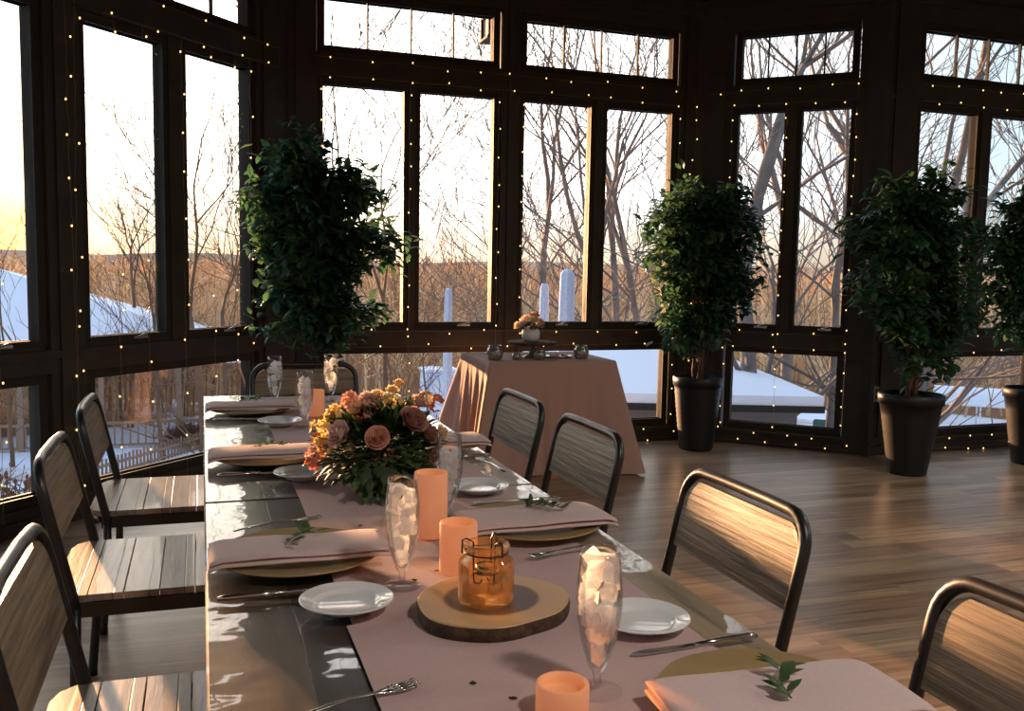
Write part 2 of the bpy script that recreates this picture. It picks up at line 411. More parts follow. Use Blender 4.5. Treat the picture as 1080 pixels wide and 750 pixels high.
def window(w, s0, s1, mull, low_w=None, latches=(), muntins=3):
    """one bay: fixed low light, tall casement pair, muntined transom"""
    wn[0] += 1
    root = thing('window_%d' % wn[0], '', 'window')
    del root['category']; del root['label']; root['kind'] = 'structure'
    T = wT(w)
    def frame(name, a, b, z0, z1, fb):
        m = MB(); m.T = T
        for q, y0, y1 in ((fb, -.012, .05), (fb*.45, .0, .065)):
            m.box(a-q, b+q, y0, y1, z1, z1+q); m.box(a-q, b+q, y0, y1, z0-q, z0)
            m.box(a-q, a, y0, y1, z0, z1); m.box(b, b+q, y0, y1, z0, z1)
        return obj(name, m, M['sash'], root)
    def pane(par, a, b, z0, z1):
        m = MB(); m.T = T; m.box(a-.004, b+.004, .003, .009, z0-.004, z1+.004)
        obj('pane', m, M['pane'], par)
    f = frame('lower_sash', s0+.02, s1-.01, ZL0, ZL1, FB); pane(f, s0+.02, s1-.01, ZL0, ZL1)
    if mull:
        ma, mb_ = mull
        f = frame('casement_sash', s0, ma, ZM0, ZM1, .035); pane(f, s0, ma, ZM0, ZM1)
        g = frame('casement_sash', mb_, s1, ZM0, ZM1, .035); pane(g, mb_, s1, ZM0, ZM1)
        m = MB(); m.T = T; m.box(ma+.034, mb_-.034, -.022, .1, ZM0-FB, ZM1+FB); m.box(s0-FB, s0-.034, -.01, .1, ZM0-FB, ZM1+FB); m.box(s1+.034, s1+FB, -.01, .1, ZM0-FB, ZM1+FB)
        for z in (ZM0-FB, ZM1+.034): m.box(s0-FB, s1+FB, -.01, .1, z, z+.016)
        obj('mullion', m, M['frame'], root)
        for par, a, b in ((f, s0, ma), (g, mb_, s1)):
            m = MB(); m.T = T; c = (a+b)/2+.06
            m.box(c-.05, c+.05, -.028, -.012, ZM0-.03, ZM0-.012, .003); m.tube([(c-.03, -.024, ZM0-.018), (c+.02, -.035, ZM0-.002), (c+.06, -.03, ZM0-.006)], .005, 6)
            obj('window_crank', m, M['silver'], par)
    else:
        f = frame('casement_sash', s0, s1, ZM0, ZM1, FB); pane(f, s0, s1, ZM0, ZM1)
    f = frame('transom_sash', s0+.01, s1-.01, ZT0, ZT1, FB); pane(f, s0+.01, s1-.01, ZT0, ZT1)
    m = MB(); m.T = T
    for k in range(1, muntins+1):
        c = s0+(s1-s0)*k/(muntins+1); m.box(c-.0055, c+.0055, -.004, .018, ZT0, ZT1)
    obj('muntin_bars', m, M['sash'], f)
    return root

# side wall bays
BA = [(-.79, .43-.01), (.43+.31-.01, 1.67-.0), (1.98, 3.22), (3.53, 4.783)]
struct('wall_left', wallmesh('A', -1.3, 5.175, BA), M['frame'], 'dark stained window wall on the left, facing the sunset')
for i, b in enumerate(BA):
    window('A', b[0], b[1], (b[0]+.53, b[0]+.71))
BB = [(1.01, 2.236), (2.475, 3.70)]
struct('wall_back', wallmesh('B', .772, 3.949, BB), M['frame'], 'dark stained window wall behind the dessert table')
window('B', 1.01, 2.236, (1.572, 1.690)); window('B', 2.475, 3.70, (3.01, 3.145))
struct('wall_corner', wallmesh('C', -1.837, -.473, [(-1.525, -.705)]), M['frame'], 'short angled window wall between the two planters')
window('C', -1.525, -.705, (-1.18, -1.048))
BD = [(5.235, 6.49), (6.73, 7.985), (8.225, 9.48)]
struct('wall_right', wallmesh('D', 4.913, 9.9, BD), M['frame'], 'dark stained window wall at the far right')
for i, b in enumerate(BD): window('D', b[0], b[1], (b[0]+.545, b[0]+.69))
# corner posts where the walls turn
def cornerpost(name, w, s, wid, lab, ang=0):
    mb = MB(); p = wp(w, s, .06)
    a, _ = WALLS[w]
    mb.T = Matrix.Translation(p) @ Matrix.Rotation(a - PI/2 + ang, 4, 'Z')
    mb.box(-wid/2, wid/2, -wid/2, wid/2, 0, ZTOP)
    mb.box(-wid/2-.01, wid/2+.01, -wid/2-.01, wid/2+.01, 0, .1)
    return struct(name, mb, M['frame'], lab)
cornerpost('trim_1', 'A', 5.175, .22, 'square corner post between left and back window walls', -PI/8)
cornerpost('trim_2', 'B', 3.949, .24, 'square corner post in the recess behind the ribbed planter', -PI/8)
cornerpost('trim_3', 'D', 4.913, .19, 'projecting dark pillar beside the wall outlet', PI/8)

# floor, ceiling, unseen walls of the hall
pA0 = wp('A', -1.3); pD1 = wp('D', 9.9)
def roomslab(z0, z1, out):
    q = [(pA0.x-.2, -5.1), (pD1.x+.1, -5.1)]
    for w_, s_ in (('D', 9.95), ('D', 4.913), ('B', 3.949), ('B', .772), ('A', -1.3)):
        p = wp(w_, s_, out if not (w_ == 'D' and s_ < 5) else out); q.append((p.x, p.y))
    q.append((pA0.x-.2, pA0.y))
    n = len(q); mb = MB()
    mb.add([(x, y, z0) for x, y in q]+[(x, y, z1) for x, y in q], [tuple(range(n-1, -1, -1)), tuple(range(n, 2*n))]+[(i, (i+1) % n, (i+1) % n+n, i+n) for i in range(n)])
    return mb
mb = roomslab(-.3, 0, .12)
fl = struct('floor', mb, M['floor'], 'wide brown wood plank floor')
mb = roomslab(ZTOP-.001, ZTOP+.15, .12)
for k in range(5):
    mb.box(x_l if False else pA0.x-.1, pD1.x, -4.4+k*2.3, -4.2+k*2.3, ZTOP-.16, ZTOP)
struct('ceiling', mb, M['ceil'], 'dark wood ceiling with beams')
mb = MB()   # rear of the hall (behind the photographer)
x0 = pA0.x-.12; y0 = pA0.y
mb.box(x0-.12, x0, -5.0, y0+.05, 0, .8); mb.box(x0-.12, x0, -5.0, y0+.05, 2.6, ZTOP)
for k in range(5): mb.box(x0-.12, x0, -5.0+k*1.55, -4.75+k*1.55, .8, 2.6)
struct('wall_side', mb, M['wallplain'], 'window wall of the hall out of view to the left')
mb = MB(); mb.box(x0-.1, pD1.x+.1, -5.12, -5.0, 0, ZTOP)
struct('wall_rear', mb, M['wallplain'], 'plain rear wall of the hall')
mb = MB(); xr = pD1.x
mb.box(xr, xr+.12, -5.1, pD1.y+.1, 0, .9); mb.box(xr, xr+.12, -5.1, pD1.y+.1, 2.5, ZTOP)
for k in range(5): mb.box(xr, xr+.12, -5.0+k*2.5, -4.2+k*2.5, .9, 2.5)
struct('wall_far_side', mb, M['wallplain'], 'window wall of the hall out of view to the right')
# roof overhang outside
mb = MB(); mb.T = Matrix.Identity(4)
for w, a, b in (('A', -1.3, 5.5), ('B', .4, 4.2), ('C', -1.9, -.3), ('D', 4.7, 9.9)):
    mb.T = wT(w); mb.box(a, b, .14, .75, 3.50, 3.62); mb.box(a, b, .70, .78, 3.40, 3.66)
struct('trim_4', mb, M['ceil'], 'roof overhang outside above the transoms')

# wall outlet on the pillar
t = thing('wall_outlet', 'small wall outlet cover on the dark pillar beside the tall black planter', 'outlet', tuple(wp('D', 4.945, -.0358, .462)))
a = WALLS['D'][0]-PI/2
mb = MB(); mb.T = Matrix.Rotation(a, 4, 'Z'); mb.box(-.035, .035, -.006, .0, -.058, .058, .002); obj('cover_plate', mb, M['plastic'], t)
mb = MB(); mb.T = Matrix.Rotation(a, 4, 'Z'); mb.box(-.016, .016, -.009, -.0055, .008, .036, .001); mb.box(-.016, .016, -.009, -.0055, -.036, -.008, .001); obj('socket', mb, M['pot'], t)

# lantern added under the overhang, standing in for a lamp reflected in the transom
lx, ly = 2.17, 7.0
t = thing('reflection_lantern', 'dark square lantern added outside, standing in for a lamp reflected in the transom window', 'lamp', (lx, ly, 3.06))
mb = MB(); mb.box(-.12, .12, -.12, .12, 0, .02, .004); mb.box(-.11, .11, -.11, .11, .17, .21, .004)
mb.box(-.05, .05, -.05, .05, .21, .235)
for sx in (-1, 1):
    for sy in (-1, 1): mb.box(sx*.1-.01, sx*.1+.01, sy*.1-.01, sy*.1+.01, .01, .18)
obj('housing', mb, M['sash'], t)
mb = MB()
for q in (0, 1, 2, 3):
    mb.T = Matrix.Rotation(q*PI/2, 4, 'Z'); mb.box(-.095, .095, .088, .092, .02, .17)
obj('smoked_panel', mb, M['plastic'], t)
mb = MB(); mb.box(-.03, .03, -.130, -.093, .10, .125, .005); obj('lamp_face', mb, M['lampglow'], t)
mb = MB(); mb.tube([(0,0,.23), (0,0,.437)], .008, 6); obj('rod', mb, M['wire'], t)

# ---------------------------------------------------------------- long farm tables
TW = .873
def farm_table(y0, y1, label):
    t = thing('farm_table', label, 'table', (0, y0, 0))
    L_ = y1-y0
    mb = MB(); mb.box(0, TW, 0, L_, .705, .75, .004)
    o = obj('tabletop', mb, M['table'], t)
    mb = MB(); mb.box(.07, TW-.07, .08, .105, .62, .705); mb.box(.07, TW-.07, L_-.105, L_-.08, .62, .705)
    mb.box(.07, .095, .1, L_-.1, .62, .705); mb.box(TW-.095, TW-.07, .1, L_-.1, .62, .705)
    obj('apron', mb, M['tleg'], t)
    for x in (.085, TW-.085):
        for y in (.10, L_-.10):
            mb = MB(); mb.box(x-.035, x+.035, y-.035, y+.035, .0, .70, .006); obj('leg', mb, M['tleg'], t)
    return t
farm_table(2.418, 4.376, 'glossy dark plank farm table at the far end, under the floral centrepiece')
farm_table(.40, 2.408, 'glossy dark plank farm table nearest the camera, under the log slice')

# runners
def runner(x0, x1, y0, y1, z, label, seed):
    rr = random.Random(seed)
    mb = MB()
    def h(x, y):
        return .0035*max(0, noise.noise(Vector((x*5, y*9, seed))))**1 + .004*max(0, noise.noise(Vector((x*1.5+y*6, y*3-x*5, seed+3))))
    nx, ny = 30, int((y1-y0)*34)
    def wob(y, k): return .004*noise.noise(Vector((k*9, y*3, seed)))
    def top(u, v):
        y = y0+(y1-y0)*v; x = x0+wob(y, 1)+(x1-x0)*u
        e = min(u, 1-u)*nx; return (x, y, z+.0016+h(x, y)*(1 if e > .6 else .2))
    mb.grid(nx, ny, top)
    def bot(u, v):
        p = top(u, v); return (p[0], p[1], z+.0004)
    mb.grid(1, ny, lambda u, v: top(0, v) if u > .5 else bot(0, v)); mb.grid(1, ny, lambda u, v: bot(1, v) if u > .5 else top(1, v))
    mb.grid(nx, 1, lambda u, v: top(u, 0) if v > .5 else bot(u, 0)); mb.grid(nx, 1, lambda u, v: bot(u, 1) if v > .5 else top(u, 1))
    return tag(obj('table_runner', mb, M['runner']), label, 'table runner', 'blush table runners')
runner(.232, .775, 1.46, 4.28, .75, 'blush cloth runner under the flowers, running to the far end of the table', 2)
runner(.222, .766, .55, 1.50, .7555, 'blush cloth runner on the near table, overlapping the first under the log slice', 5)

# ---------------------------------------------------------------- chairs
def make_chair(label):
    """metal-loop chair, sits facing +x; origin on the floor under the rear posts"""
    t = thing('metal_frame_chair', label, 'chair')
    H = .272
    seat = MB()
    nx = 5; xs = [-.065+.092*k for k in range(6)]
    for k in range(5):
        x0_, x1_ = xs[k]+.001, xs[k+1]-.001
        if k == 0:   # rounded rear plank
            vs = []; 
            outl = [(x1_, -.265), (x1_, .265), (-.02, .262), (-.05, .235), (-.064, .19), (-.064, -.19), (-.05, -.235), (-.02, -.262)]
            n = len(outl)
            vs = [(x, y, .432) for x, y in outl]+[(x, y, .452) for x, y in outl]
            seat.add(vs, [tuple(range(n)), tuple(range(2*n-1, n-1, -1))]+[(i, i+n, (i+1) % n+n, (i+1) % n) for i in range(n)])
        else: seat.box(x0_, x1_, -.265, .265, .432, .452, .0015)
    obj('seat', seat, M['seat'], t)
    ap = MB()
    ap.box(-.02, .39, -.272, -.255, .392, .432); ap.box(-.02, .39, .255, .272, .392, .432)
    ap.box(.375, .392, -.26, .26, .392, .432); ap.box(-.055, -.035, -.2, .2, .392, .432)
    ap.tube([(-.045, -.2, .418), (-.02, -.26, .418)], .009, 6); ap.tube([(-.045, .2, .418), (-.02, .26, .418)], .009, 6)
    obj('seat_frame', ap, M['steel'], t)
    # loop back: one bent tube
    lp = MB(); pts = []
    def lean(z): return -.0-.095*max(0, (z-.42))/.42
    rc = .078; top = .808
    for z in (.405, .45, .55, .65, .70, top-rc): pts.append((lean(z), -H, z))
    for q in range(1, 7):
        a_ = q*PI/12; z = top-rc+rc*math.sin(a_); pts.append((lean(z), -H+rc-rc*math.cos(a_), z))
    pts2 = [(x, -y, z) for x, y, z in reversed(pts)]
    mid = [(lean(top)-.006, y, top) for y in (-.1, 0, .1)]
    lp.tube(pts+mid+pts2, .0145, 10)
    obj('back_frame', lp, M['steel'], t)
    bk = MB()
    zb, zt = .60, top-.02
    out = [(-H+.013, zb), (H-.013, zb), (H-.013, zt-rc+.012)]
    for q in range(1, 6):
        a_ = q*PI/12; out.append((H-rc+(rc-.014)*math.cos(a_), zt-rc+.008+(rc-.01)*math.sin(a_)))
    left = [(-y, z) for y, z in reversed(out[2:])]
    out = out+left
    n = len(out)
    def bow(y): return -.01*(1-(y/H)**2)
    # subdivide the panel across for a slight curve
    vs = [(lean(z)+bow(y)+.007, y, z) for y, z in out]+[(lean(z)+bow(y)-.006, y, z) for y, z in out]
    bk.add(vs, [tuple(range(n)), tuple(range(2*n-1, n-1, -1))]+[(i, i+n, (i+1) % n+n, (i+1) % n) for i in range(n)])
    obj('back_panel', bk, M['back'], t)
    for y in (-H, H):
        mb = MB(); mb.tube([(0, y, .42), (-.005, y, .2), (-.02, y, .03), (-.022, y, .004)], [.0145,.0145,.0145,.017], 10); obj('leg', mb, M['steel'], t)
    for y in (-H+.03, H-.03):
        mb = MB(); mb.tube([(.37, y, .405), (.375, y, .2), (.39, y, .004)], [.0135,.0135,.016], 10); obj('leg', mb, M['steel'], t)
    return t
ch = make_chair('black metal-frame chair with plank seat on the left side, farthest from the camera')
ch.location = (-.33, 3.84, 0); ch['group'] = 'chairs along the long table'
G = 'chairs along the long table'
dup(ch, (-.33, 2.94, 0), 0, 'black metal-frame chair with plank seat, middle one on the left side of the table', G)
dup(ch, (-.24, 1.835, 0), 0, 'black metal-frame chair at lower left with brown rounded back, nearest on the left side', G)
dup(ch, (1.185, 3.68, 0), PI, 'black metal-frame chair in front of the dessert table, farthest on the right side', G)
dup(ch, (1.19, 2.96, 0), PI, 'black metal-frame chair with streaky grey wooden back, second from far end on right side', G)
dup(ch, (1.19, 1.985, 0), PI, 'black metal-frame chair alone against the wood floor, third from far end on right side', G)
dup(ch, (1.20, 1.06, 0), PI, 'black metal-frame chair cut off at the lower right corner of the photo', G)
dup(ch, (.52, 5.02, 0), -PI/2-.03, 'black metal-frame chair at the far head of the table, mostly hidden behind glasses', G)

# ---------------------------------------------------------------- place settings
def charger_mesh():
    mb = MB(); mb.lathe([(0,0), (.10,0), (.112,.003), (.158,.011), (.163,.013), (.165,.0155), (.162,.0168), (.159,.0158), (.118,.0115), (.113,.010), (.106,.0055), (0,.0055)], 56); return mb
def bread_mesh():
    mb = MB(); mb.lathe([(0,0), (.044,0), (.046,.004), (.062,.010), (.079,.016), (.0815,.0185), (.0795,.0200), (.0785,.0188), (.0595,.0150), (.0565,.0135), (.0520,.0075), (.048,.0065), (0,.006)], 48); return mb
def napkin_mesh(L_, W_, seed, droop=(1,1)):
    """folded cloth band, three visible layers, sagging at both ends beyond the charger"""
    mb = MB()
    for lay in range(2):
        th = .0095; off = lay*.0092; wsh = W_*(1-.02*lay); ysh = .003*lay
        nx = 26; sec = 12
        vs = []
        for i in range(nx+1):
            u = i/nx; x = (u-.5)*L_*(1-.012*lay)
            r_ = abs(x)
            base = .0185 if r_ < .12 else .0185-.0*(r_-.12)
            if r_ > .15: base = .0185 - min(.0145, (r_-.15)*(.34 if droop[0 if x < 0 else 1] else .1))
            base += .0015*noise.noise(Vector((x*12, seed, lay)))
            wl = wsh*(1+.03*noise.noise(Vector((x*6, seed+5, lay))))
            for k in range(sec):
                q = 2*PI*k/sec; c, s_ = math.cos(q), math.sin(q)
                y = wl/2*(abs(c)**.35)*(1 if c > 0 else -1)+ysh; z = th/2*(abs(s_)**.8)*(1 if s_ > 0 else -1)
                bulge = .003*math.sin((y/wl+.5)*PI)*(lay+1)/3 + .0018*noise.noise(Vector((x*9, y*16, seed)))
                vs.append((x, y, base+off+th/2+z+bulge))
        fs = [(i*sec+k, i*sec+(k+1) % sec, (i+1)*sec+(k+1) % sec, (i+1)*sec+k) for i in range(nx) for k in range(sec)]
        fs += [tuple(range(sec-1, -1, -1)), tuple(nx*sec+k for k in range(sec))]
        mb.add(vs, fs, True)
    return mb
def leaf(mb, p, d, up, L_, W_, bend=.2):
    d = d.normalized(); s_ = d.cross(up)
    if s_.length < 1e-4: s_ = d.cross(Vector((1, .2, 0)))
    s_.normalize(); n_ = s_.cross(d)
    mid = p+d*L_*.5+n_*bend*L_*.3; tip = p+d*L_-n_*bend*L_*.25
    q = p+d*L_*.25+n_*bend*L_*.2; q2 = p+d*L_*.75+n_*bend*L_*.16
    f = -n_*W_*.12
    vs = [p, q+s_*W_*.4+f, mid+s_*W_*.5+f, q2+s_*W_*.33+f, tip, q2-s_*W_*.33+f, mid-s_*W_*.5+f, q-s_*W_*.4+f, q, mid, q2]
    mb.add([tuple(v) for v in vs], [(0,8,1), (8,9,2,1), (9,10,3,2), (10,4,3), (0,7,8), (7,6,9,8), (6,5,10,9), (5,4,10)], True)
def sprig_mesh(seed, n=9, L_=.028):
    rr = random.Random(seed); mb = MB(); st = MB()
    pts = [Vector((-.045,.0,.004)), Vector((-.015,.006,.008)), Vector((.02,.0,.012)), Vector((.045,-.008,.008))]
    st.tube(pts, .0011, 5)
    for i in range(n):
        t_ = i/(n-1); k = min(2, int(t_*3)); p = pts[k].lerp(pts[k+1], t_*3-k)
        d = Vector((rr.uniform(-.2,1), rr.choice((-1,1))*rr.uniform(.4,1), rr.uniform(0,.55)))
        leaf(mb, p, d, Vector((0,0,1)), L_*rr.uniform(.8,1.3), .014*rr.uniform(.8,1.3), .25)
    return mb, st
def fork_mesh():
    mb = MB()
    def blade(pts, wid, th=.0012):
        vs = []
        for (x, z), w_ in zip(pts, wid): vs += [(x, -w_, z-th), (x, w_, z-th), (x, w_, z+th), (x, -w_, z+th)]
        fs = [(0,3,2,1)]+[(i*4+k, i*4+(k+1) % 4, i*4+4+(k+1) % 4, i*4+4+k) for i in range(len(pts)-1) for k in range(4)]
        b = (len(pts)-1)*4; fs.append((b, b+1, b+2, b+3)); mb.add(vs, fs, True)
    blade([(-.10,.003),(-.06,.006),(0,.009),(.045,.006),(.06,.005),(.072,.006)], [.005,.0045,.003,.003,.008,.0115])
    for k in range(4):
        y = (k-1.5)*.0066
        mb.tube([(.070, y, .006), (.085, y, .0035), (.10, y, .0045), (.108, y, .0075)], [.0023,.002,.0017,.001], 6)
    return mb
def knife_mesh():
    mb = MB()
    mb.tube([(-.115,0,.005),(-.1,0,.006),(-.04,0,.006),(0,0,.0055)], [.004,.006,.005,.004], 8)
    out = [(0,-.005),(.09,-.0085),(.112,-.005),(.118,.002),(.10,.0065),(0,.0055)]
    n = len(out); mb.add([(x,y,.0035) for x,y in out]+[(x,y,.0065) for x,y in out], [tuple(range(n-1,-1,-1)), tuple(range(n,2*n))]+[(i,(i+1)%n,(i+1)%n+n,i+n) for i in range(n)])
    return mb

ZT = .75
pl = thing('charger_plate', 'matte gold charger under the napkin on the left, third place from the far end', 'plate', (.178, 1.90, ZT+.0006), 0, 'gold charger plates')
bpy.data.objects.remove(pl)
def single(name, mb, mat, label, cat, loc, rz=0, group=None):
    o = obj(name, mb, mat, None, loc, (0,0,rz)); return tag(o, label, cat, group)
def again(o, label, loc, rz=0):
    c = o.copy(); COL.objects.link(c); c.location = loc; c.rotation_euler = (0,0,rz); c['label'] = label; return c
RZ = ZT+.0085      # plates that stand on the runner's edge
SET = {  # seat: (charger xy, napkin rot, phrase)
 'L1': ((.180, 3.85), 0, 'left side, at the far end of the table'),
 'L2': ((.184, 2.885), 0, 'left side, middle place beside the flowers'),
 'L3': ((.178, 1.885), 0, 'left side, nearest whole place beside the tall iced glass'),
 'R1': ((.70, 3.86), 0, 'right side, at the far end behind the flowers'),
 'R2': ((.715, 2.965), 0, 'right side, place just right of the flowers'),
 'R3': ((.712, 1.985), .03, 'right side, middle of the photo beside the pillar candles'),
 'R4': ((.735, 1.045), -.06, 'right side, at the bottom edge of the photo')}
c0 = n0 = None
for k, (p, rz, ph) in SET.items():
    loc = (p[0], p[1], RZ)
    lb = 'gold charger plate, '+ph
    if c0 is None: c0 = single('charger_plate', charger_mesh(), M['charger'], lb, 'plate', loc, 0, 'gold charger plates')
    else: again(c0, lb, loc)
i = 0
for k, (p, rz, ph) in SET.items():
    i += 1
    wide = .165 if k[0] == 'R' else .15
    dr = (1, 0) if k[0] == 'L' else (0, 1)
    single('folded_napkin', napkin_mesh(.345, wide, i*3.1, dr), M['napkin'], 'folded blush napkin, '+ph, 'napkin', (p[0], p[1]-(.028 if k[0] == 'L' else .03), RZ), rz, 'folded blush napkins')
i = 0
for k, (dx, dy, n_, L_) in {'L1': (-.0, -.005, 7, .026), 'L2': (.0, -.012, 8, .026), 'L3': (.0, -.008, 12, .03), 'R1': (0,-.02,8,.026), 'R2': (0, -.02, 8, .026), 'R3': (.03, .0, 14, .032), 'R4': (.0, -.005, 14, .03)}.items():
    i += 1; p, rz, ph = SET[k]
    lf, st = sprig_mesh(40+i, n_, L_)
    t = thing('leaf_sprig', 'green leaf sprig on napkin, '+ph, 'sprig', (p[0]+dx, p[1]+dy-.01, RZ+.0395), [.3,-.1,.9,.2,.1,-.5,1.2][i-1], 'leaf sprigs on the napkins')
    obj('stem', st, M['leafy'], t); obj('leaves', lf, M['leafy'], t)
BR = [((.262, 2.605), 'left side, small white plate between the two farther left places'), ((.270, 3.50), 'left side, farthest small plate below the iced glasses'),
      ((.232, 1.578), 'left side, nearest small plate beside the log slice'), ((.69, 1.365), 'right side, behind the nearest iced glass'),
      ((.69, 2.335), 'right side, beside the taller pillar candle'), ((.67, 3.27), 'right side, just past the flowers')]
b0 = None
for p, ph in BR:
    lb = 'small white bread plate, '+ph
    if b0 is None: b0 = single('bread_plate', bread_mesh(), M['china'], lb, 'plate', (p[0], p[1], RZ), 0, 'white bread plates')
    else: again(b0, lb, (p[0], p[1], RZ))
FK = [((.155, 2.128), .32, 'fork half under the far rim of the nearest left charger'), ((.180, 1.212), .33, 'fork pointing in at the bottom edge of the photo, left of the runner'),
      ((.735, 1.775), PI+.2, 'fork poking out in front of the middle right charger'), ((.815, 2.62), PI/2+.1, 'fork lying lengthwise on the bare planks at right'),
      ((.16, 3.08), .1, 'fork beyond the middle left charger'), ((.16, 4.05), .05, 'fork beyond the far left charger')]
f0 = None
for p, rz, ph in FK:
    lb = 'polished steel '+ph
    if f0 is None: f0 = single('dinner_fork', fork_mesh(), M['silver'], lb, 'fork', (p[0], p[1], RZ+.001), rz, 'forks')
    else: again(f0, lb, (p[0], p[1], RZ+.001), rz)
KN = [((.135, 1.672), 0, 'knife in front of the nearest left charger'), ((.15, 2.672), .02, 'knife in front of the middle left charger'), ((.15, 3.63), 0, 'knife in front of the far left charger'),
      ((.755, 2.20), PI-.06, 'knife beyond the middle right charger'), ((.735, 1.262), PI+.06, 'knife beyond the nearest right charger'), ((.74, 2.76), PI+.1, 'knife in front of the right charger beside the flowers')]
k0 = None
for p, rz, ph in KN:
    lb = 'steel table '+ph
    if k0 is None: k0 = single('table_knife', knife_mesh(), M['silver'], lb, 'knife', (p[0], p[1], RZ-.002), rz, 'knives')
    else: again(k0, lb, (p[0], p[1], RZ-.002), rz)

# footed glasses with ice
def glass_mesh():
    mb = MB()
    outer = [(0,0), (.034,0), (.036,.0015), (.034,.003), (.015,.006), (.006,.011), (.0055,.022), (.0085,.030), (.012,.034), (.016,.046), (.025,.075), (.0315,.108), (.033,.130), (.0315,.160), (.0285,.190), (.0275,.205)]
    inner = [(.0265,.205), (.0275,.19), (.0303,.160), (.0317,.130), (.0302,.108), (.0237,.076), (.0145,.048), (.009,.038), (0,.036)]
    mb.lathe(outer+inner, 32); return mb
def ice_mesh(seed, top=.185):
    rr = random.Random(seed); mb = MB()
    z = .050
    PR = [(.036,.004), (.048,.0135), (.076,.0227), (.108,.0292), (.130,.0306), (.160,.0294), (.19,.0268), (.22,.025)]
    def rad(z):
        for (a_, b_), (c_, d_) in zip(PR, PR[1:]):
            if z <= c_: return b_+(d_-b_)*max(0, (z-a_))/(c_-a_)
        return .025
    while z < top:
        for q in range(3 if z > .08 else 1):
            a_ = rr.uniform(0, 2*PI); r_ = rad(z)*.6 if z > .08 else 0; s_ = rr.uniform(.0085, .0125) if z > .075 else .009
            c = Vector((r_*math.cos(a_+q*2.1), r_*math.sin(a_+q*2.1), z+rr.uniform(-.004, .004)))
            rot = Matrix.Rotation(rr.uniform(0, PI), 3, 'X') @ Matrix.Rotation(rr.uniform(0, PI), 3, 'Y') @ Matrix.Rotation(rr.uniform(0, PI), 3, 'Z')
            vs = []
            for sx in (-1, 1):
                for sy in (-1, 1):
                    for sz in (-1, 1):
                        v = rot @ Vector((sx*s_*rr.uniform(.75, 1.05), sy*s_*rr.uniform(.75, 1.05), sz*s_*rr.uniform(.7, 1.05)))+c
                        h = math.hypot(v.x, v.y); lim = rad(v.z)-.0005
                        if h > lim: v.x *= lim/h; v.y *= lim/h
                        vs.append(tuple(v))
            mb.add(vs, [(0,1,3,2), (4,6,7,5), (0,4,5,1), (2,3,7,6), (0,2,6,4), (1,5,7,3)])
        z += .0135
    return mb
GL = [((.347, 1.665), 'on the runner left of the log slice', .186), ((.523, 1.165), 'nearest the camera, right of the log slice', .19),
      ((.352, 3.44), 'at the far left, lower one of the two beside each other', .175), ((.288, 4.02), 'at the far left, farthest along the table', .18),
      ((.53, 4.08), 'brightly sunlit at the far end behind the flowers', .185), ((.548, 2.10), 'behind the tall pillar candle', .16)]
g0 = None
for i, (p, ph, tp) in enumerate(GL):
    lb = 'footed water glass '+ph; loc = (p[0], p[1], RZ-.002)
    if g0 is None: g0 = single('water_glass', glass_mesh(), M['glass'], lb, 'glass', loc, 0, 'footed iced water glasses')
    else: again(g0, lb, loc)
    o = single('crushed_ice', ice_mesh(60+i, tp), M['ice'], 'ice filling the footed water glass '+ph, 'ice', loc, 0, 'ice in the water glasses'); o['kind'] = 'stuff'

# pillar candles
def candle(r, h):
    t = MB(); t.lathe([(0,0), (r-.002,0), (r,.002), (r,h-.004), (r-.001,h)], 36)
    l = MB(); l.lathe([(r-.001,h), (r-.0025,h+.001), (r-.005,h-.001), (r-.006,h-.012), (r-.009,h-.018), (0,h-.02)], 36)
    w = MB(); w.tube([(0,0,h-.012), (.001,0,h-.004), (.0005,.001,h+.001)], .0011, 5)
    return t, l, w
CD = [((.470, 1.722), .037, .098, 'shorter glowing pillar candle beside the amber jar'), ((.474, 1.972), .037, .142, 'taller glowing pillar candle in front of the flowers'),
      ((.417, 3.69), .037, .10, 'far pillar candle glowing beside the iced glasses, left of the flowers'), ((.452, 1.118), .036, .042, 'low glowing candle behind the nearest glass at the bottom edge')]
for p, r_, h, lb in CD:
    t = thing('pillar_candle', lb, 'candle', (p[0], p[1], RZ-.001), 0, 'glowing pillar candles')
    a_, b_, c_ = candle(r_, h); obj('candle_body', a_, M['wax'], t); obj('candle_rim', b_, M['waxlip'], t)

# log slice with amber jar
mb = MB(); n = 56
def rr_(q): return .131*(1+.045*math.sin(2*q+.6)+.03*math.sin(3*q+2)+.012*math.sin(7*q+1))
ring = []
for z, k in ((0, .97), (.004, 1.0), (.017, 1.008), (.026, .992)):
    ring.append([(rr_(2*PI*i/n)*k*math.cos(2*PI*i/n), rr_(2*PI*i/n)*k*math.sin(2*PI*i/n), z) for i in range(n)])
t = thing('log_slice', 'round cut log slice with dark heart and bark edge, under the amber jar', 'wood slice', (.468, 1.49, RZ-.003))
vs = [v for r_ in ring for v in r_]
mb.add(vs, [tuple(range(n-1, -1, -1))]+[(j*n+i, j*n+(i+1) % n, (j+1)*n+(i+1) % n, (j+1)*n+i) for j in range(3) for i in range(n)], True)
obj('bark_edge', mb, M['bark'], t)
mb = MB(); vs = ring[3]+[(x*.99, y*.99, .028) for x, y, z in ring[3]]+[(x*.975, y*.975, .0285) for x, y, z in ring[3]]
mb.add(vs, [(i, (i+1) % n, (i+1) % n+n, i+n) for i in range(n)]+[(i+n, (i+1) % n+n, (i+1) % n+2*n, i+2*n) for i in range(n)]+[tuple(range(2*n, 3*n))], False)
obj('cut_face', mb, M['slab'], t)
jx, jy, jz = .452, 1.475, RZ-.003+.029
JS = 1.13
t = thing('amber_jar', 'small amber glass jar with a wire tealight holder, standing on the log slice', 'jar', (jx, jy, jz))
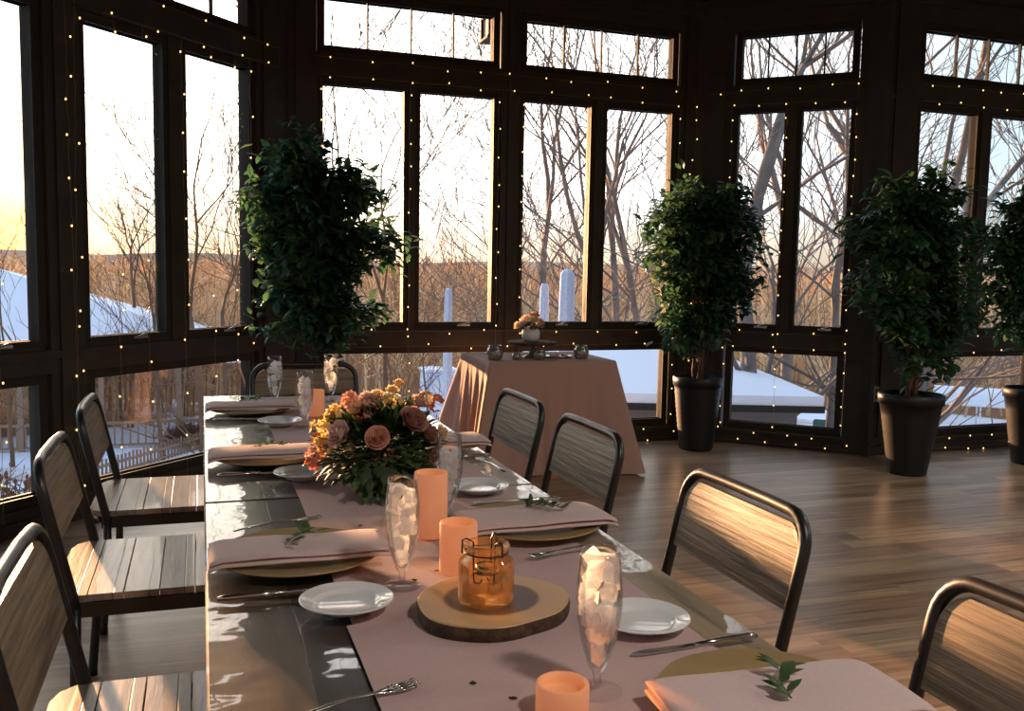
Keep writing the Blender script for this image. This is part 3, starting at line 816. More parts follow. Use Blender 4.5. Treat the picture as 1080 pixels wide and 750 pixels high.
mb = MB(); mb.lathe([(0,0), (.036,0), (.041,.004), (.042,.012), (.042,.058), (.040,.066), (.031,.074), (.030,.079), (.034,.082), (.0355,.086), (.034,.090), (.031,.091), (.028,.088), (.0275,.080), (.029,.074), (.037,.066), (.039,.058), (.039,.012), (.037,.006), (0,.004)], 40)
obj('jar_glass', mb, M['amber'], t)
mb = MB(); mb.tube([(.0325*math.cos(q*PI/12), .0325*math.sin(q*PI/12), .0775) for q in range(24)], .0012, 6, closed=True)
for k in range(3):
    q = k*2*PI/3+.9; c, s_ = math.cos(q), math.sin(q)
    mb.tube([(.037*c, .037*s_, .076), (.0365*c, .0365*s_, .096), (.030*c, .030*s_, .098), (.020*c, .020*s_, .092), (.019*c, .019*s_, .04), (.018*c, .018*s_, .030), (.010*c, .010*s_, .028), (.006*c, .006*s_, .034)], .0013, 6)
mb.tube([(.019*math.cos(q*PI/10), .019*math.sin(q*PI/10), .047) for q in range(20)], .0013, 6, closed=True)
obj('wire_holder', mb, M['wire'], t)
t2 = thing('tealight', 'small tealight held in the wire holder inside the amber jar', 'candle', (jx, jy, jz+.0435))
mb = MB(); mb.lathe([(0,0), (.0165,0), (.0175,.002), (.0175,.015), (.0165,.015), (.0163,.012), (0,.012)], 24); obj('cup', mb, M['silver'], t2)
mb = MB(); mb.lathe([(.0162,.0122), (.012,.0135), (0,.013)], 20); mb.tube([(0,0,.013), (.0005,0,.019)], .0008, 5); obj('candle_wax', mb, M['waxlip'], t2)

t_ = [o for o in COL.objects if o.name in ('amber_jar',)][0]; t_.scale = (JS, JS, JS); t2.location.z = jz+.0435*JS+.001

# dark petals scattered on the runner
PT = [((.430, 1.732), 'right of the short candle'), ((.361, 1.235), 'near the fork tines at the bottom'), ((.402, 1.175), 'lowest, in front of the log slice'), ((.337, 2.086), 'behind the nearest left charger'), ((.376, 1.69), 'beside the foot of the left iced glass'), ((.57, 1.79), 'in front of the middle right napkin'), ((.58, 2.50), 'beyond the small plate on the right')]
for i, (p, ph) in enumerate(PT):
    mb = MB(); a_ = i*1.3
    leaf(mb, Vector((-.007,0,.001)), Vector((1,0,.05)), Vector((0,0,1)), .0145, .011, .2)
    single('fallen_petal', mb, M['petal_dk'] if 'petal_dk' in M else M['soil'], 'tiny dark petal on the blush runner, '+ph, 'petal', (p[0], p[1], RZ-.001), a_, 'tiny dark petals on the runner')

# ---------------------------------------------------------------- floral centrepiece
def rose_mesh(r, seed, layers=5, open_=1.0):
    rr = random.Random(seed); mb = MB()
    for L_ in range(layers):
        f = (L_+.6)/layers; n_ = 3+L_
        for k in range(n_):
            q0 = 2*PI*k/n_+L_*.7+rr.uniform(-.15, .15); span = 2*PI/n_*1.35
            rad = r*f*.82; hgt = r*(1.05-.5*f**2)*rr.uniform(.92, 1.08)
            tilt = .15+.75*f*open_
            def pf(u, v, q0=q0, span=span, rad=rad, hgt=hgt, tilt=tilt, f=f):
                q = q0+(u-.5)*span*(1-.25*(v-.5)**2)
                edge = 1-(abs(u-.5)*2)**3*.35
                z = hgt*v*edge-.25*r
                ro = rad*(.35+.65*math.sin(min(1, v*1.2)*PI/2))+tilt*r*.28*max(0, v-.6)*1.6
                return (ro*math.cos(q), ro*math.sin(q), z-max(0, v-.8)*r*.35*f)
            mb.grid(5, 4, pf)
    mb.sphere((0,0,r*.05), r*.28, 8, 6, (1,1,1.6))
    return mb
def cluster_mesh(r, n_, seed, pr=.007):
    rr = random.Random(seed); mb = MB()
    for i in range(n_):
        d = Vector((rr.gauss(0,1), rr.gauss(0,1), rr.gauss(0,1)+.5)).normalized(); p = d*r*rr.uniform(.45, 1)
        for k in range(5):
            q = k*2*PI/5; s_ = d.cross(Vector((.3,.2,1))).normalized(); t_ = d.cross(s_)
            dd = (s_*math.cos(q)+t_*math.sin(q)+d*.5)
            leaf(mb, p, dd, d, pr*2, pr*1.5, .2)
    return mb
fc = Vector((.455, 2.47, RZ-.001))
t = thing('floral_centrepiece', 'low centrepiece of blush, coral and yellow flowers with dark leaves on the long table', 'flowers', tuple(fc))
mb = MB(); mb.lathe([(0,0), (.05,0), (.055,.004), (.07,.04), (.078,.075), (.074,.078), (.068,.07), (.05,.01), (0,.008)], 32); obj('bowl', mb, M['mercury'], t)
# across = camera-right-ish direction in the table plane, towards = to the viewer
AX = Vector((.97,-.24,0)); TO = Vector((-.24,-.97,0))
def FP(a_, b_, z): return AX*a_+TO*b_+Vector((0,0,z))
rr = random.Random(3)
mb = MB()
for i in range(1500):
    th = rr.uniform(0, 2*PI); el = rr.uniform(-.75, 1.15)
    d = Vector((math.cos(th)*math.cos(el), math.sin(th)*math.cos(el), math.sin(el)))
    p = Vector((d.x*rr.uniform(.06,.165), d.y*rr.uniform(.06,.14), .10+d.z*rr.uniform(.05,.125)))
    if p.z < .03: continue
    leaf(mb, p, d+Vector((rr.uniform(-.6,.6), rr.uniform(-.6,.6), rr.uniform(-.5,.5))), Vector((0,0,1)), rr.uniform(.03,.055), rr.uniform(.014,.026), .3)
for i in range(60):   # trailing stems spilling forward
    a_ = rr.uniform(-.05,.05); b_ = rr.uniform(.12,.19)
    leaf(mb, FP(a_+.01, b_, rr.uniform(.02,.09)), TO+Vector((rr.uniform(-.5,.5), 0, rr.uniform(-1.2,-.3))), Vector((0,0,1)), .05, .024, .3)
obj('foliage', mb, M['eleaf'], t)['kind'] = 'stuff'
mb = MB()
for i in range(26):
    a_ = rr.uniform(-.17,.2); b_ = rr.uniform(-.1,.14); e = FP(a_, b_, .12+.13*(1-(a_/.2)**2)*rr.uniform(.6,1.1)); mb.tube([FP(0,0,.04), (FP(0,0,.04)+e)/2+Vector((0,0,.02)), e], .0016, 5)
obj('stems', mb, M['leafy'], t)
RS = [(-.10,.10,.155,.042,'petal_blush','large pale blush rose'), (.0,.15,.155,.036,'petal_coral','coral pink rose'), (.085,.09,.19,.046,'petal_dusk','dusky mauve pink rose'),
      (.125,.05,.15,.034,'petal_dusk',None), (-.06,.05,.215,.030,'petal_cream',None), (-.01,.03,.245,.026,'petal_cream','small cream bud at the top'), (.03,.02,.258,.024,'petal_cream',None),
      (.045,-.01,.275,.018,'petal_cream',None), (-.035,.02,.235,.032,'petal_blush',None), (.10,0,.225,.030,'petal_blush',None), (.16,.04,.15,.026,'petal_cream',None),
      (-.13,.02,.19,.028,'petal_yellow','yellow sunlit bloom'), (.03,.09,.10,.022,'petal_blush',None), (-.07,.11,.115,.022,'petal_cream',None), (-.09,.0,.225,.026,'petal_coral',None), (.14,.11,.10,.024,'petal_dusk',None)]
for i, (a_, b_, z, r_, mt, lb) in enumerate(RS):
    m_ = rose_mesh(r_, i+11, 5 if r_ > .03 else 4)
    o = obj('rose', m_, M[mt], t, FP(a_, b_, z)); d = (FP(a_, b_, (z-.08)*1.0)).normalized(); o.rotation_mode = 'QUATERNION'; o.rotation_quaternion = d.to_track_quat('Z', 'Y')
    if lb: o['label'] = lb
CL = [(-.155,.07,.16,.03,'petal_yellow'), (-.14,.09,.125,.028,'petal_yellow'), (-.165,.08,.10,.024,'petal_coral'), (-.175,.09,.075,.02,'petal_red'), (-.12,.05,.20,.026,'petal_yellow'),
      (-.08,.04,.235,.024,'petal_coral'), (-.03,.07,.215,.024,'petal_coral'), (-.05,.06,.20,.02,'petal_red'), (.03,.06,.235,.022,'petal_yellow'), (.12,.0,.235,.02,'petal_cream'), (.145,-.02,.22,.022,'petal_red'), (-.16,.04,.13,.02,'petal_red')]
for i, (a_, b_, z, r_, mt) in enumerate(CL):
    obj('blossom_cluster', cluster_mesh(r_, 13, i+90), M[mt], t, FP(a_, b_, z))

# ---------------------------------------------------------------- dessert table with cloth
t = thing('dessert_table', 'small table hidden under the floor-length blush cloth', 'table', (2.17, 5.98, 0))
mb = MB(); mb.box(-.42, .42, -.32, .32, .715, .742, .004); obj('tabletop', mb, M['tleg'], t)
for sx in (-1, 1):
    for sy in (-1, 1):
        mb = MB(); mb.box(sx*.38-.02, sx*.38+.02, sy*.28-.02, sy*.28+.02, 0, .715, .003); obj('leg', mb, M['tleg'], t)
mb = MB(); hx, hy = .435, .335; NP = 220; rows = 22
def outline(u, ex):
    """rounded rectangle perimeter, u in 0..1, expanded by ex"""
    a_, b_ = hx+ex, hy+ex; per = [(-a_,-b_), (a_,-b_), (a_,b_), (-a_,b_)]
    Ls = [2*a_, 2*b_, 2*a_, 2*b_]; tot = sum(Ls); d = u*tot
    for i in range(4):
        if d <= Ls[i]: 
            q = d/Ls[i]; p, r_ = per[i], per[(i+1) % 4]; return p[0]+(r_[0]-p[0])*q, p[1]+(r_[1]-p[1])*q, i, q
        d -= Ls[i]
    return per[0][0], per[0][1], 0, 0
vs = []
for j in range(rows+1):
    v = j/rows; z = .7445*(1-v)+.012*v
    for k in range(NP):
        u = k/NP; x, y, side, q = outline(u, 0)
        corner = math.exp(-((min(q, 1-q))/.13)**2)
        ex = .004+.04*v+.17*v*corner**1.0
        l_ = math.hypot(x/hx, y/hy)
        dx_, dy_ = [(0,-1), (1,0), (0,1), (-1,0)][side]
        if q < .5: ndx, ndy = [(-1,-1), (1,-1), (1,1), (-1,1)][side]
        else: ndx, ndy = [(1,-1), (1,1), (-1,1), (-1,-1)][side]
        w_ = corner; nx_, ny_ = dx_*(1-w_)+ndx*.8*w_, dy_*(1-w_)+ndy*.8*w_
        fold = (.016*math.sin(u*2*PI*17+1.1*math.sin(u*40))+.008*math.sin(u*2*PI*41))*min(1, v*1.6)*(.45+.8*(side != 0))
        vs.append((x+nx_*(ex+fold), min(.485, y+ny_*(ex+fold)), z))
fs = [(j*NP+(k+1) % NP, j*NP+k, (j+1)*NP+k, (j+1)*NP+(k+1) % NP) for j in range(rows) for k in range(NP)]
nt_ = len(vs)
vs += [(x*.985, y*.985, .7475) for x, y, z in vs[:NP]]
fs += [(k, (k+1) % NP, nt_+(k+1) % NP, nt_+k) for k in range(NP)]+[tuple(nt_+k for k in range(NP))]
mb.add(vs, fs, True)
o = single('tablecloth', mb, M['cloth'], 'floor-length blush cloth draped over the square dessert table by the window', 'tablecloth', (2.17, 5.98, 0))
DT = .7485
# riser, bouquet, votives
t = thing('cake_stand', 'dark wooden cake stand on the dessert table carrying the small bouquet', 'stand', (2.11, 5.92, DT))
mb = MB(); mb.lathe([(0,.090), (.16,.090), (.165,.094), (.165,.106), (.16,.108), (0,.108)], 40); obj('stand_plate', mb, M['bark'], t)
mb = MB(); mb.lathe([(0,0), (.07,0), (.072,.005), (.03,.02), (.018,.045), (.028,.075), (.06,.09), (0,.09)], 28); obj('pedestal', mb, M['mercury'], t)
t = thing('rose_bouquet', 'small bouquet of peach and ivory roses in a white vase on the cake stand', 'flowers', (2.10, 5.92, DT+.109)); t.scale = (1.22, 1.22, 1.22)
mb = MB(); mb.lathe([(0,0), (.035,0), (.05,.02), (.052,.05), (.04,.075), (.043,.08), (.038,.08), (.035,.07), (0,.06)], 26); obj('vase', mb, M['china'], t)
for i, (x, y, z, mt) in enumerate([(-.05,-.02,.10,'petal_blush'), (.0,-.045,.115,'petal_cream'), (.045,-.01,.105,'petal_blush'), (-.02,.03,.12,'petal_cream'), (.02,.0,.14,'petal_coral'), (-.065,.02,.085,'petal_cream'), (.06,.03,.09,'petal_dusk')]):
    o = obj('rose', rose_mesh(.034, 200+i, 4), M[mt], t, (x, y, z)); o.rotation_mode = 'QUATERNION'; o.rotation_quaternion = Vector((x, y, z-.03)).to_track_quat('Z', 'Y')
mb = MB()
for i in range(40):
    th = rr.uniform(0, 2*PI); leaf(mb, Vector((.03*math.cos(th), .03*math.sin(th), .07)), Vector((math.cos(th), math.sin(th), rr.uniform(-.2,.8))), Vector((0,0,1)), .05, .022, .3)
obj('foliage', mb, M['eleaf'], t)
def votive(r, h):
    mb = MB(); mb.lathe([(0,0), (r*.75,0), (r*.95,h*.2), (r,h*.5), (r*.9,h*.8), (r*.72,h*.88), (r*.82,h), (r*.78,h), (r*.66,h*.88), (r*.85,h*.75), (r*.9,h*.4), (0,h*.06)], 24); return mb
for x, y, r_, h, lb in [(1.812, 5.80, .055, .095, 'largest round silvered glass votive at the left corner of the dessert table'), (1.955, 5.78, .032, .045, 'tiny silvered votive second from left on the dessert table'), (2.11, 5.76, .040, .070, 'silvered votive at the front centre of the dessert table'),
                  (2.42, 5.80, .052, .088, 'round silvered glass votive at the right of the dessert table')]:
    t = thing('votive_holder', lb, 'candle holder', (x, y, DT), 0, 'silvered votives on the dessert table')
    obj('glass_cup', votive(r_, h), M['mercury'], t)
    mb = MB(); mb.lathe([(0,h*.08), (r_*.5,h*.08), (r_*.5,h*.5), (0,h*.5)], 16); obj('wax', mb, M['waxlip'], t)
t = thing('small_tray', 'low oval silver tray between votives on the dessert table', 'tray', (2.28, 5.88, DT))
mb = MB(); mb.lathe([(0,0), (.08,0), (.11,.012), (.112,.015), (.108,.015), (.08,.004), (0,.004)], 32, sx=1, sy=.6); obj('tray_dish', mb, M['silver'], t)
mb = MB()
for k in range(9): mb.sphere((rr.uniform(-.06,.06), rr.uniform(-.03,.03), .015), .012, 8, 5)
obj('sweets', mb, M['petal_blush'], t)

# ---------------------------------------------------------------- potted ficus trees
def ficus(name_label, x, y, pot, blobs, stems, nleaf, seed, pot_h=.55, ribbed=False):
    rr = random.Random(seed)
    t = thing('potted_ficus', name_label, 'tree', (x, y, 0), 0, 'potted ficus trees along the windows')
    rt, rb = pot
    mb = MB(); prof = [(0,.001), (rb-.005,.001), (rb,.006)]
    k_ = 26 if ribbed else 6
    for k in range(k_+1):
        f = k/k_; r_ = rb+(rt-rb)*f; z = .01+(pot_h-.08)*f
        prof.append((r_+(.004 if ribbed and k % 2 else 0), z))
    prof += [(rt+.012, pot_h-.068), (rt+.014, pot_h-.004), (rt+.008, pot_h), (rt-.006, pot_h), (rt-.012, pot_h-.045), (0, pot_h-.046)]
    mb.lathe(prof, 44); p_ = obj('planter', mb, M['pot'], t)
    mb = MB()
    mb.grid(12, 12, lambda u, v: ((rt-.016)*math.sqrt(u)*math.cos(2*PI*v), (rt-.016)*math.sqrt(u)*math.sin(2*PI*v), pot_h-.04+.018*noise.noise(Vector((u*4, v*9, seed)))+.012*(1-u)))
    obj('soil', mb, M['soil'], t)
    tips = []
    top = max(b[2]+b[3]*.4 for b in blobs)
    ms = []
    for k in range(stems):
        q = 2*PI*k/stems; pts = []; n_ = 12
        for i in range(n_+1):
            f = i/n_; z = pot_h-.06+(top-pot_h)*f*.9
            tw = q+f*5.0; rad = .030*(1-f*.2)+.09*max(0, f-.45)
            pts.append(Vector((rad*math.cos(tw), rad*math.sin(tw), z))+Vector((rr.uniform(-.006,.006), rr.uniform(-.006,.006), 0)))
        ms.append(pts)
        mb = MB(); mb.tube(pts, [.017*(1-.6*i/n_) for i in range(n_+1)], 8); obj('trunk', mb, M['trunk'], t)
    br = MB(); lf = MB()
    # branches from the trunks to points inside every blob, leaves round the branch ends
    wts = [b[3]*b[4]*b[5] for b in blobs]; tot = sum(wts)
    nb = 150
    for b, w_ in zip(blobs, wts):
        for _ in range(max(6, int(nb*w_/tot))):
            while True:
                d = Vector((rr.uniform(-1,1), rr.uniform(-1,1), rr.uniform(-1,1)))
                if .15 < d.length < 1: break
            d = d.normalized()*d.length**.55
            e = Vector((b[0]+d.x*b[3], b[1]+d.y*b[4], b[2]+d.z*b[5]))
            pts = ms[rr.randrange(stems)]; cand = [p for p in pts if p.z < e.z+.05] or pts[4:5]
            st = cand[-1] if len(cand) < 4 else cand[max(0, len(cand)-1-rr.randrange(1, 4))]
            mid = st.lerp(e, .55)+Vector((0,0,.05))
            br.tube([st, mid, e], [.006, .004, .0018], 5, cap=False)
            dr = (e-st).normalized()
            nl = int(nleaf/nb*rr.uniform(.7, 1.3))
            for j in range(nl):
                f = rr.uniform(.35, 1.08); p = (st.lerp(mid, f/.55) if f < .55 else mid.lerp(e, (f-.55)/.45))
                p = p+Vector((rr.gauss(0,.035), rr.gauss(0,.035), rr.gauss(0,.03)))
                for wk, (a_, dd_) in WALLS.items():
                    if (wk == 'D') == (x > 4.7) or wk in 'BC':
                        if wk == 'B' and x > 4.2: continue
                        ov = math.cos(a_)*(p.x+x)+math.sin(a_)*(p.y+y)-(dd_-.16)
                        if ov > 0: p = p-Vector((math.cos(a_)*ov, math.sin(a_)*ov, 0))
                dd = dr*.5+Vector((rr.uniform(-1,1), rr.uniform(-1,1), rr.uniform(-1.1,.25)))
                leaf(lf, p, dd, Vector((rr.uniform(-.3,.3), rr.uniform(-.3,.3), 1)), rr.uniform(.065,.105), rr.uniform(.034,.052), rr.uniform(.2,.6))
    obj('branches', br, M['trunk'], t)
    f_ = obj('foliage', lf, M['leaf'], t); f_['kind'] = 'stuff'
    return t
ficus('bushy potted ficus at the left, behind the far end of the long table', .71, 5.93, (.19, .14),
      [(-.24,.0,1.74,.24,.30,.36), (-.12,-.02,2.03,.20,.26,.20), (.24,0,1.60,.28,.28,.32), (-.22,0,1.25,.22,.26,.38), (.12,-.05,1.2,.26,.26,.33), (.36,.0,1.48,.16,.18,.26), (-.06,0,1.5,.34,.33,.45), (.27,0,1.86,.11,.12,.14)], 4, 6500, 21)
ficus('round-crowned potted ficus in a ribbed black planter, in the window corner', 3.565, 6.235, (.175, .125),
      [(-.02,0,1.62,.50,.38,.34), (-.25,0,1.45,.27,.28,.30), (.26,0,1.50,.28,.28,.34), (0,-.05,1.28,.42,.33,.30), (-.14,0,1.00,.24,.22,.22), (.0,0,1.86,.38,.3,.22), (.2,0,1.1,.22,.2,.2)], 3, 6200, 33, .555, True)
ficus('tall potted ficus in a smooth tapered black planter, before the dark pillar', 4.565, 5.12, (.20, .125),
      [(-.10,0,1.72,.38,.34,.30), (.05,0,1.95,.22,.2,.16), (-.28,0,1.40,.24,.26,.34), (.18,0,1.48,.34,.3,.36), (.0,-.05,1.22,.42,.33,.32), (.32,0,1.2,.18,.18,.3), (.28,-.0,.86,.14,.14,.16), (-.12,0,.92,.20,.2,.22), (-.2,0,1.66,.3,.3,.22)], 4, 6200, 47, .55)
ficus('potted ficus cut off by the right edge of the photo', 5.72, 5.18, (.20, .13),
      [(-.0,0,1.55,.52,.38,.42), (-.3,0,1.35,.22,.26,.34), (0,-.05,1.22,.48,.33,.32), (.05,0,1.8,.34,.3,.20), (-.38,0,1.45,.2,.2,.3)], 3, 5200, 58, .55)

# ---------------------------------------------------------------- fairy lights
bulb_mb = MB(); bulb_mb.sphere((0,0,0), .0048, 8, 6, (1,1,1.3)); BULB = bulb_mb.mesh('bulb', M['bulb'])
def lights(w, label, pts, spacing, off=-.075, jit=.02, seed=0, start=.08, sag=0):
    """pts: (s, z) polyline on a wall; wire plus small bulbs"""
    rr = random.Random(seed)
    p3 = []
    t = thing('fairy_light_string', label, 'string lights', tuple(wp(w, pts[0][0], off, pts[0][1])), 0, 'warm fairy light strings')
    base = wp(w, pts[0][0], off, pts[0][1])
    path = []; bl = []
    d = start
    for (s0, z0), (s1, z1) in zip(pts, pts[1:]):
        L_ = math.hypot(s1-s0, z1-z0); n_ = max(2, int(L_/.06))
        for i in range(n_):
            f = i/n_; path.append(wp(w, s0+(s1-s0)*f+rr.uniform(-1,1)*.006, off+rr.uniform(-.004,.004), z0+(z1-z0)*f)-base)
        while d < L_:
            f = d/L_; bl.append(wp(w, s0+(s1-s0)*f+rr.uniform(-jit,jit), off-.008, z0+(z1-z0)*f+rr.uniform(-jit,jit))-base); d += spacing*1.25*rr.uniform(.8,1.2)
        d -= L_
    path.append(wp(w, pts[-1][0], off, pts[-1][1])-base)
    mb = MB(); mb.tube(path, .0012, 4, cap=False)
    for p in bl[:98]:
        q = min(path, key=lambda a_: (a_-p).length); mb.tube([q, p], .0009, 3, cap=False)
    obj('wire', mb, M['wirelight'], t)
    for p in bl[:98]:
        o = bpy.data.objects.new('bulb', BULB); COL.objects.link(o); o.parent = t; o.location = p
    return t
TOPR, TOPR2, MIDR, MIDR2, FL1, FL2 = 2.735, 2.615, .885, .775, .115, .03
lights('B', 'fairy lights zigzagging along the rail above the back casements', [(.95,TOPR), (2.35,TOPR-.01), (3.75,TOPR), (3.72,TOPR2), (2.35,TOPR2), (.98,TOPR2)], .21, seed=1)
lights('B', 'fairy lights in two rows along the sill rail of the back wall', [(1.0,MIDR), (3.72,MIDR), (3.72,MIDR2), (1.0,MIDR2)], .24, seed=2)
lights('B', 'fairy lights along the floor under the back windows', [(2.3,FL1), (3.75,FL1), (3.75,FL2), (2.3,FL2)], .2, seed=3)
for i, (s_, ph) in enumerate([(.985,'left of the first back window, behind the ficus'), (1.60,'on the first back mullion'), (2.255,'on the post left of the bright clear pane edge'), (2.44,'on the post behind the small bouquet'), (3.735,'beside the ribbed planter corner')]):
    lights('B', 'fairy lights hanging straight down '+ph, [(s_,2.60), (s_,.16)], .14, seed=10+i, jit=.008)
lights('B', 'fairy lights zigzagging down the recessed corner post', [(3.84,2.70), (3.88,2.4), (3.82,2.1), (3.88,1.8), (3.84,.2)], .10, off=-.1, seed=17)
lights('C', 'fairy lights above and below the casements of the angled wall', [(-1.75,TOPR-.02), (-.66,TOPR), (-.66,TOPR2), (-1.60,TOPR2)], .17, seed=20)
lights('C', 'fairy lights along the sill rail of the angled wall', [(-1.72,MIDR), (-.67,MIDR), (-.67,MIDR2), (-1.7,MIDR2)], .2, seed=21)
lights('C', 'fairy lights along the floor of the angled wall', [(-1.65,FL1), (-.65,FL1), (-.6,FL2), (-1.7,FL2)], .18, seed=22)
for i, (s_, ph) in enumerate([(-1.56,'at the left edge of the angled wall window'), (-1.155,'on the mullion of the angled wall window'), (-.66,'at the right edge of the angled wall window')]):
    lights('C', 'fairy lights hanging straight down '+ph, [(s_,2.58), (s_,.16)], .12, seed=24+i, jit=.008)
lights('D', 'fairy lights along the rail above the right-hand casements', [(5.19,TOPR), (6.9,TOPR), (6.9,TOPR2), (5.2,TOPR2)], .17, seed=30)
lights('D', 'fairy lights along the sill rail of the right wall', [(5.2,MIDR), (6.9,MIDR), (6.9,MIDR2), (5.2,MIDR2)], .2, seed=31)
lights('D', 'fairy lights along the floor of the right wall', [(4.98,.16), (5.1,FL2), (7.0,FL2), (7.0,FL1), (5.2,FL1)], .16, seed=32)
lights('A', 'fairy lights along the rail above the left casements', [(3.55,TOPR+.03), (5.0,TOPR), (5.0,TOPR2), (3.6,TOPR2)], .24, seed=40)
lights('A', 'fairy lights down the thick left-hand post', [(3.36,2.75), (3.40,.15)], .20, seed=41, jit=.03)
lights('A', 'second fairy light strand down the thick left-hand post', [(3.42,2.75), (3.38,.15)], .26, seed=42, jit=.03, start=.2)
for i, (s_, ph) in enumerate([(2.95,'across the leftmost pane'), (3.66,'across the left part of the sloping-roof pane'), (3.86,'across the middle of the sloping-roof pane'), (4.14,'on the mullion between the left panes'), (4.38,'left across the narrow pane by the ficus'), (4.58,'across the narrow pane by the ficus'), (4.72,'right across the narrow pane by the ficus')]):
    lights('A', 'fairy lights hanging '+ph, [(s_,2.62), (s_+.01,1.4), (s_,.08)], .19, seed=43+i, jit=.02)

# ---------------------------------------------------------------- outdoors
GZ = -5.5
mb = MB()
def gh(x, y): return GZ+1.2*max(0, math.hypot(x, y)-60)/60*0+.25*noise.noise(Vector((x*.05, y*.05, 0)))
mb.grid(80, 80, lambda u, v: (-220+440*u, 2+(u*0)+300*v if False else -60+360*v, gh(-220+440*u, -60+360*v)))
struct('ground', mb, M['ground'], 'snow covered ground outside')
# distant wooded ridge
for nm, dist, top, amp, col in (('distant_ridge', 210, 2.6, 1.6, 'hill'), ('near_ridge', 120, .2, .9, 'hill')):
    mb = MB()
    def rf(u, v, dist=dist, top=top, amp=amp):
        a_ = R(-70+150*u); r_ = dist+v*30
        z = GZ-.5+(top-GZ+.5)*math.sin(min(1, v*1.3)*PI/2)+amp*noise.noise(Vector((u*14, v*3, dist)))*min(1, v*2)
        return (r_*math.sin(a_), r_*math.cos(a_), z)
    mb.grid(160, 12, rf)
    struct(nm, mb, M[col], 'brown wooded ridge on the horizon')
# woodland brush, uncountable: thin branching stems over the slope
def tri(mb, a_, b_, r0, r1):
    d = (b_-a_); s_ = d.cross(Vector((.3,.5,.8))); 
    if s_.length < 1e-6: return
    s_.normalize(); t_ = d.cross(s_).normalized(); vs = []
    for p, r_ in ((a_, r0), (b_, r1)):
        for k in range(3):
            q = 2*PI*k/3; vs.append(tuple(p+s_*math.cos(q)*r_+t_*math.sin(q)*r_))
    mb.add(vs, [(0,1,4,3), (1,2,5,4), (2,0,3,5)])
rr = random.Random(99)
mb = MB()
for i in range(4600):
    a_ = R(rr.uniform(-34, 62)); dist = 41+ (rr.random()**1.2)*80
    x, y = dist*math.sin(a_), dist*math.cos(a_)
    if math.hypot(x-12, y-8) < 36: continue
    h = rr.uniform(4.6, 7.4)*(1 if dist > 60 else rr.uniform(.5, 1))
    b_ = Vector((x, y, GZ)); tp = b_+Vector((rr.uniform(-.5,.5), rr.uniform(-.5,.5), h))
    k_ = dist/60
    tri(mb, b_, tp, .09*k_, .03*k_)
    for j in range(11):
        f = rr.uniform(.25, .95); s_ = b_.lerp(tp, f); L_ = h*(1-f*.7)*.42
        e = s_+Vector((rr.uniform(-1,1), rr.uniform(-1,1), rr.uniform(.2,1.1))).normalized()*L_
        tri(mb, s_, e, .045*k_, .02*k_)
        for q in range(2):
            s2 = s_.lerp(e, rr.uniform(.3,.9)); tri(mb, s2, s2+Vector((rr.uniform(-1,1), rr.uniform(-1,1), rr.uniform(0,1)))*L_*.45, .03*k_, .012*k_)
o = obj('winter_woodland', mb, M['brush']); tag(o, 'brown leafless woodland filling the view beyond the snow', 'woodland', kind='stuff')

# individual bare trees
def bare_tree(x, y, h, r, label, seed, mat='tree', lean=(0,0), spread=1.0, depth=5, low=.3, z0=GZ-.2):
    rr = random.Random(seed)
    t = thing('bare_tree', label, 'tree', (x, y, z0), 0, 'bare winter trees outside')
    tk = MB(); bn = MB(); L0 = h*.5
    segs = [0]
    def grow(p, d, L_, r_, lev):
        n_ = 4; pts = [p]; q = p; dd = d
        for i in range(n_):
            dd = (dd+Vector((rr.uniform(-1,1), rr.uniform(-1,1), rr.uniform(-.5,.7)))*(.13+.05*lev)).normalized()
            q = q+dd*L_/n_; pts.append(q)
        r1 = r_*.55
        rs = [r_+(r1-r_)*i/n_ for i in range(n_+1)]
        bn.tube(pts, rs, 5 if lev < 2 else 3, cap=False, smooth=lev < 3)
        if lev >= depth: return
        kids = 3 if lev > 0 else 4
        for k in range(kids):
            f = rr.uniform(.3, 1) if k else 1
            i = min(n_-1, int(f*n_)); s_ = pts[i].lerp(pts[i+1], f*n_-i) if f < 1 else pts[-1]
            ax = Vector((rr.uniform(-1,1), rr.uniform(-1,1), rr.uniform(-.3,.6))).normalized()
            nd = (dd*(1.0)+ax*spread*(.75 if k else .35)+Vector((0,0,.12))).normalized()
            grow(s_, nd, L_*rr.uniform(.58,.85), max(r_*.5*rr.uniform(.8,1.1), .0085), lev+1)
    pts = []; p = Vector((0,0,0)); d = Vector((lean[0], lean[1], 1)).normalized(); n_ = 6
    for i in range(n_+1):
        pts.append(p); d = (d+Vector((rr.uniform(-.06,.06), rr.uniform(-.06,.06), 0))).normalized(); p = p+d*L0/n_
    tk.tube(pts, [.8*r*(1.25 if i == 0 else 1-.35*i/n_) for i in range(n_+1)], 10)
    grow(pts[-1], d, h*.24, r*.4, 1); grow(pts[-1], (d+Vector((rr.uniform(-.7,.7), rr.uniform(-.7,.7), .2))).normalized(), h*.24, r*.5, 1)
    for k in range(6):
        f = rr.uniform(low, .95); i = min(n_-1, int(f*n_)); s_ = pts[i].lerp(pts[i+1], f*n_-i)
        nd = Vector((rr.uniform(-1,1), rr.uniform(-1,1), rr.uniform(.15,1.0))).normalized()
        grow(s_, nd, h*.22*rr.uniform(.7,1.1), r*.24, 2)
    obj('trunk', tk, M[mat], t); obj('branches', bn, M[mat], t)
    return t
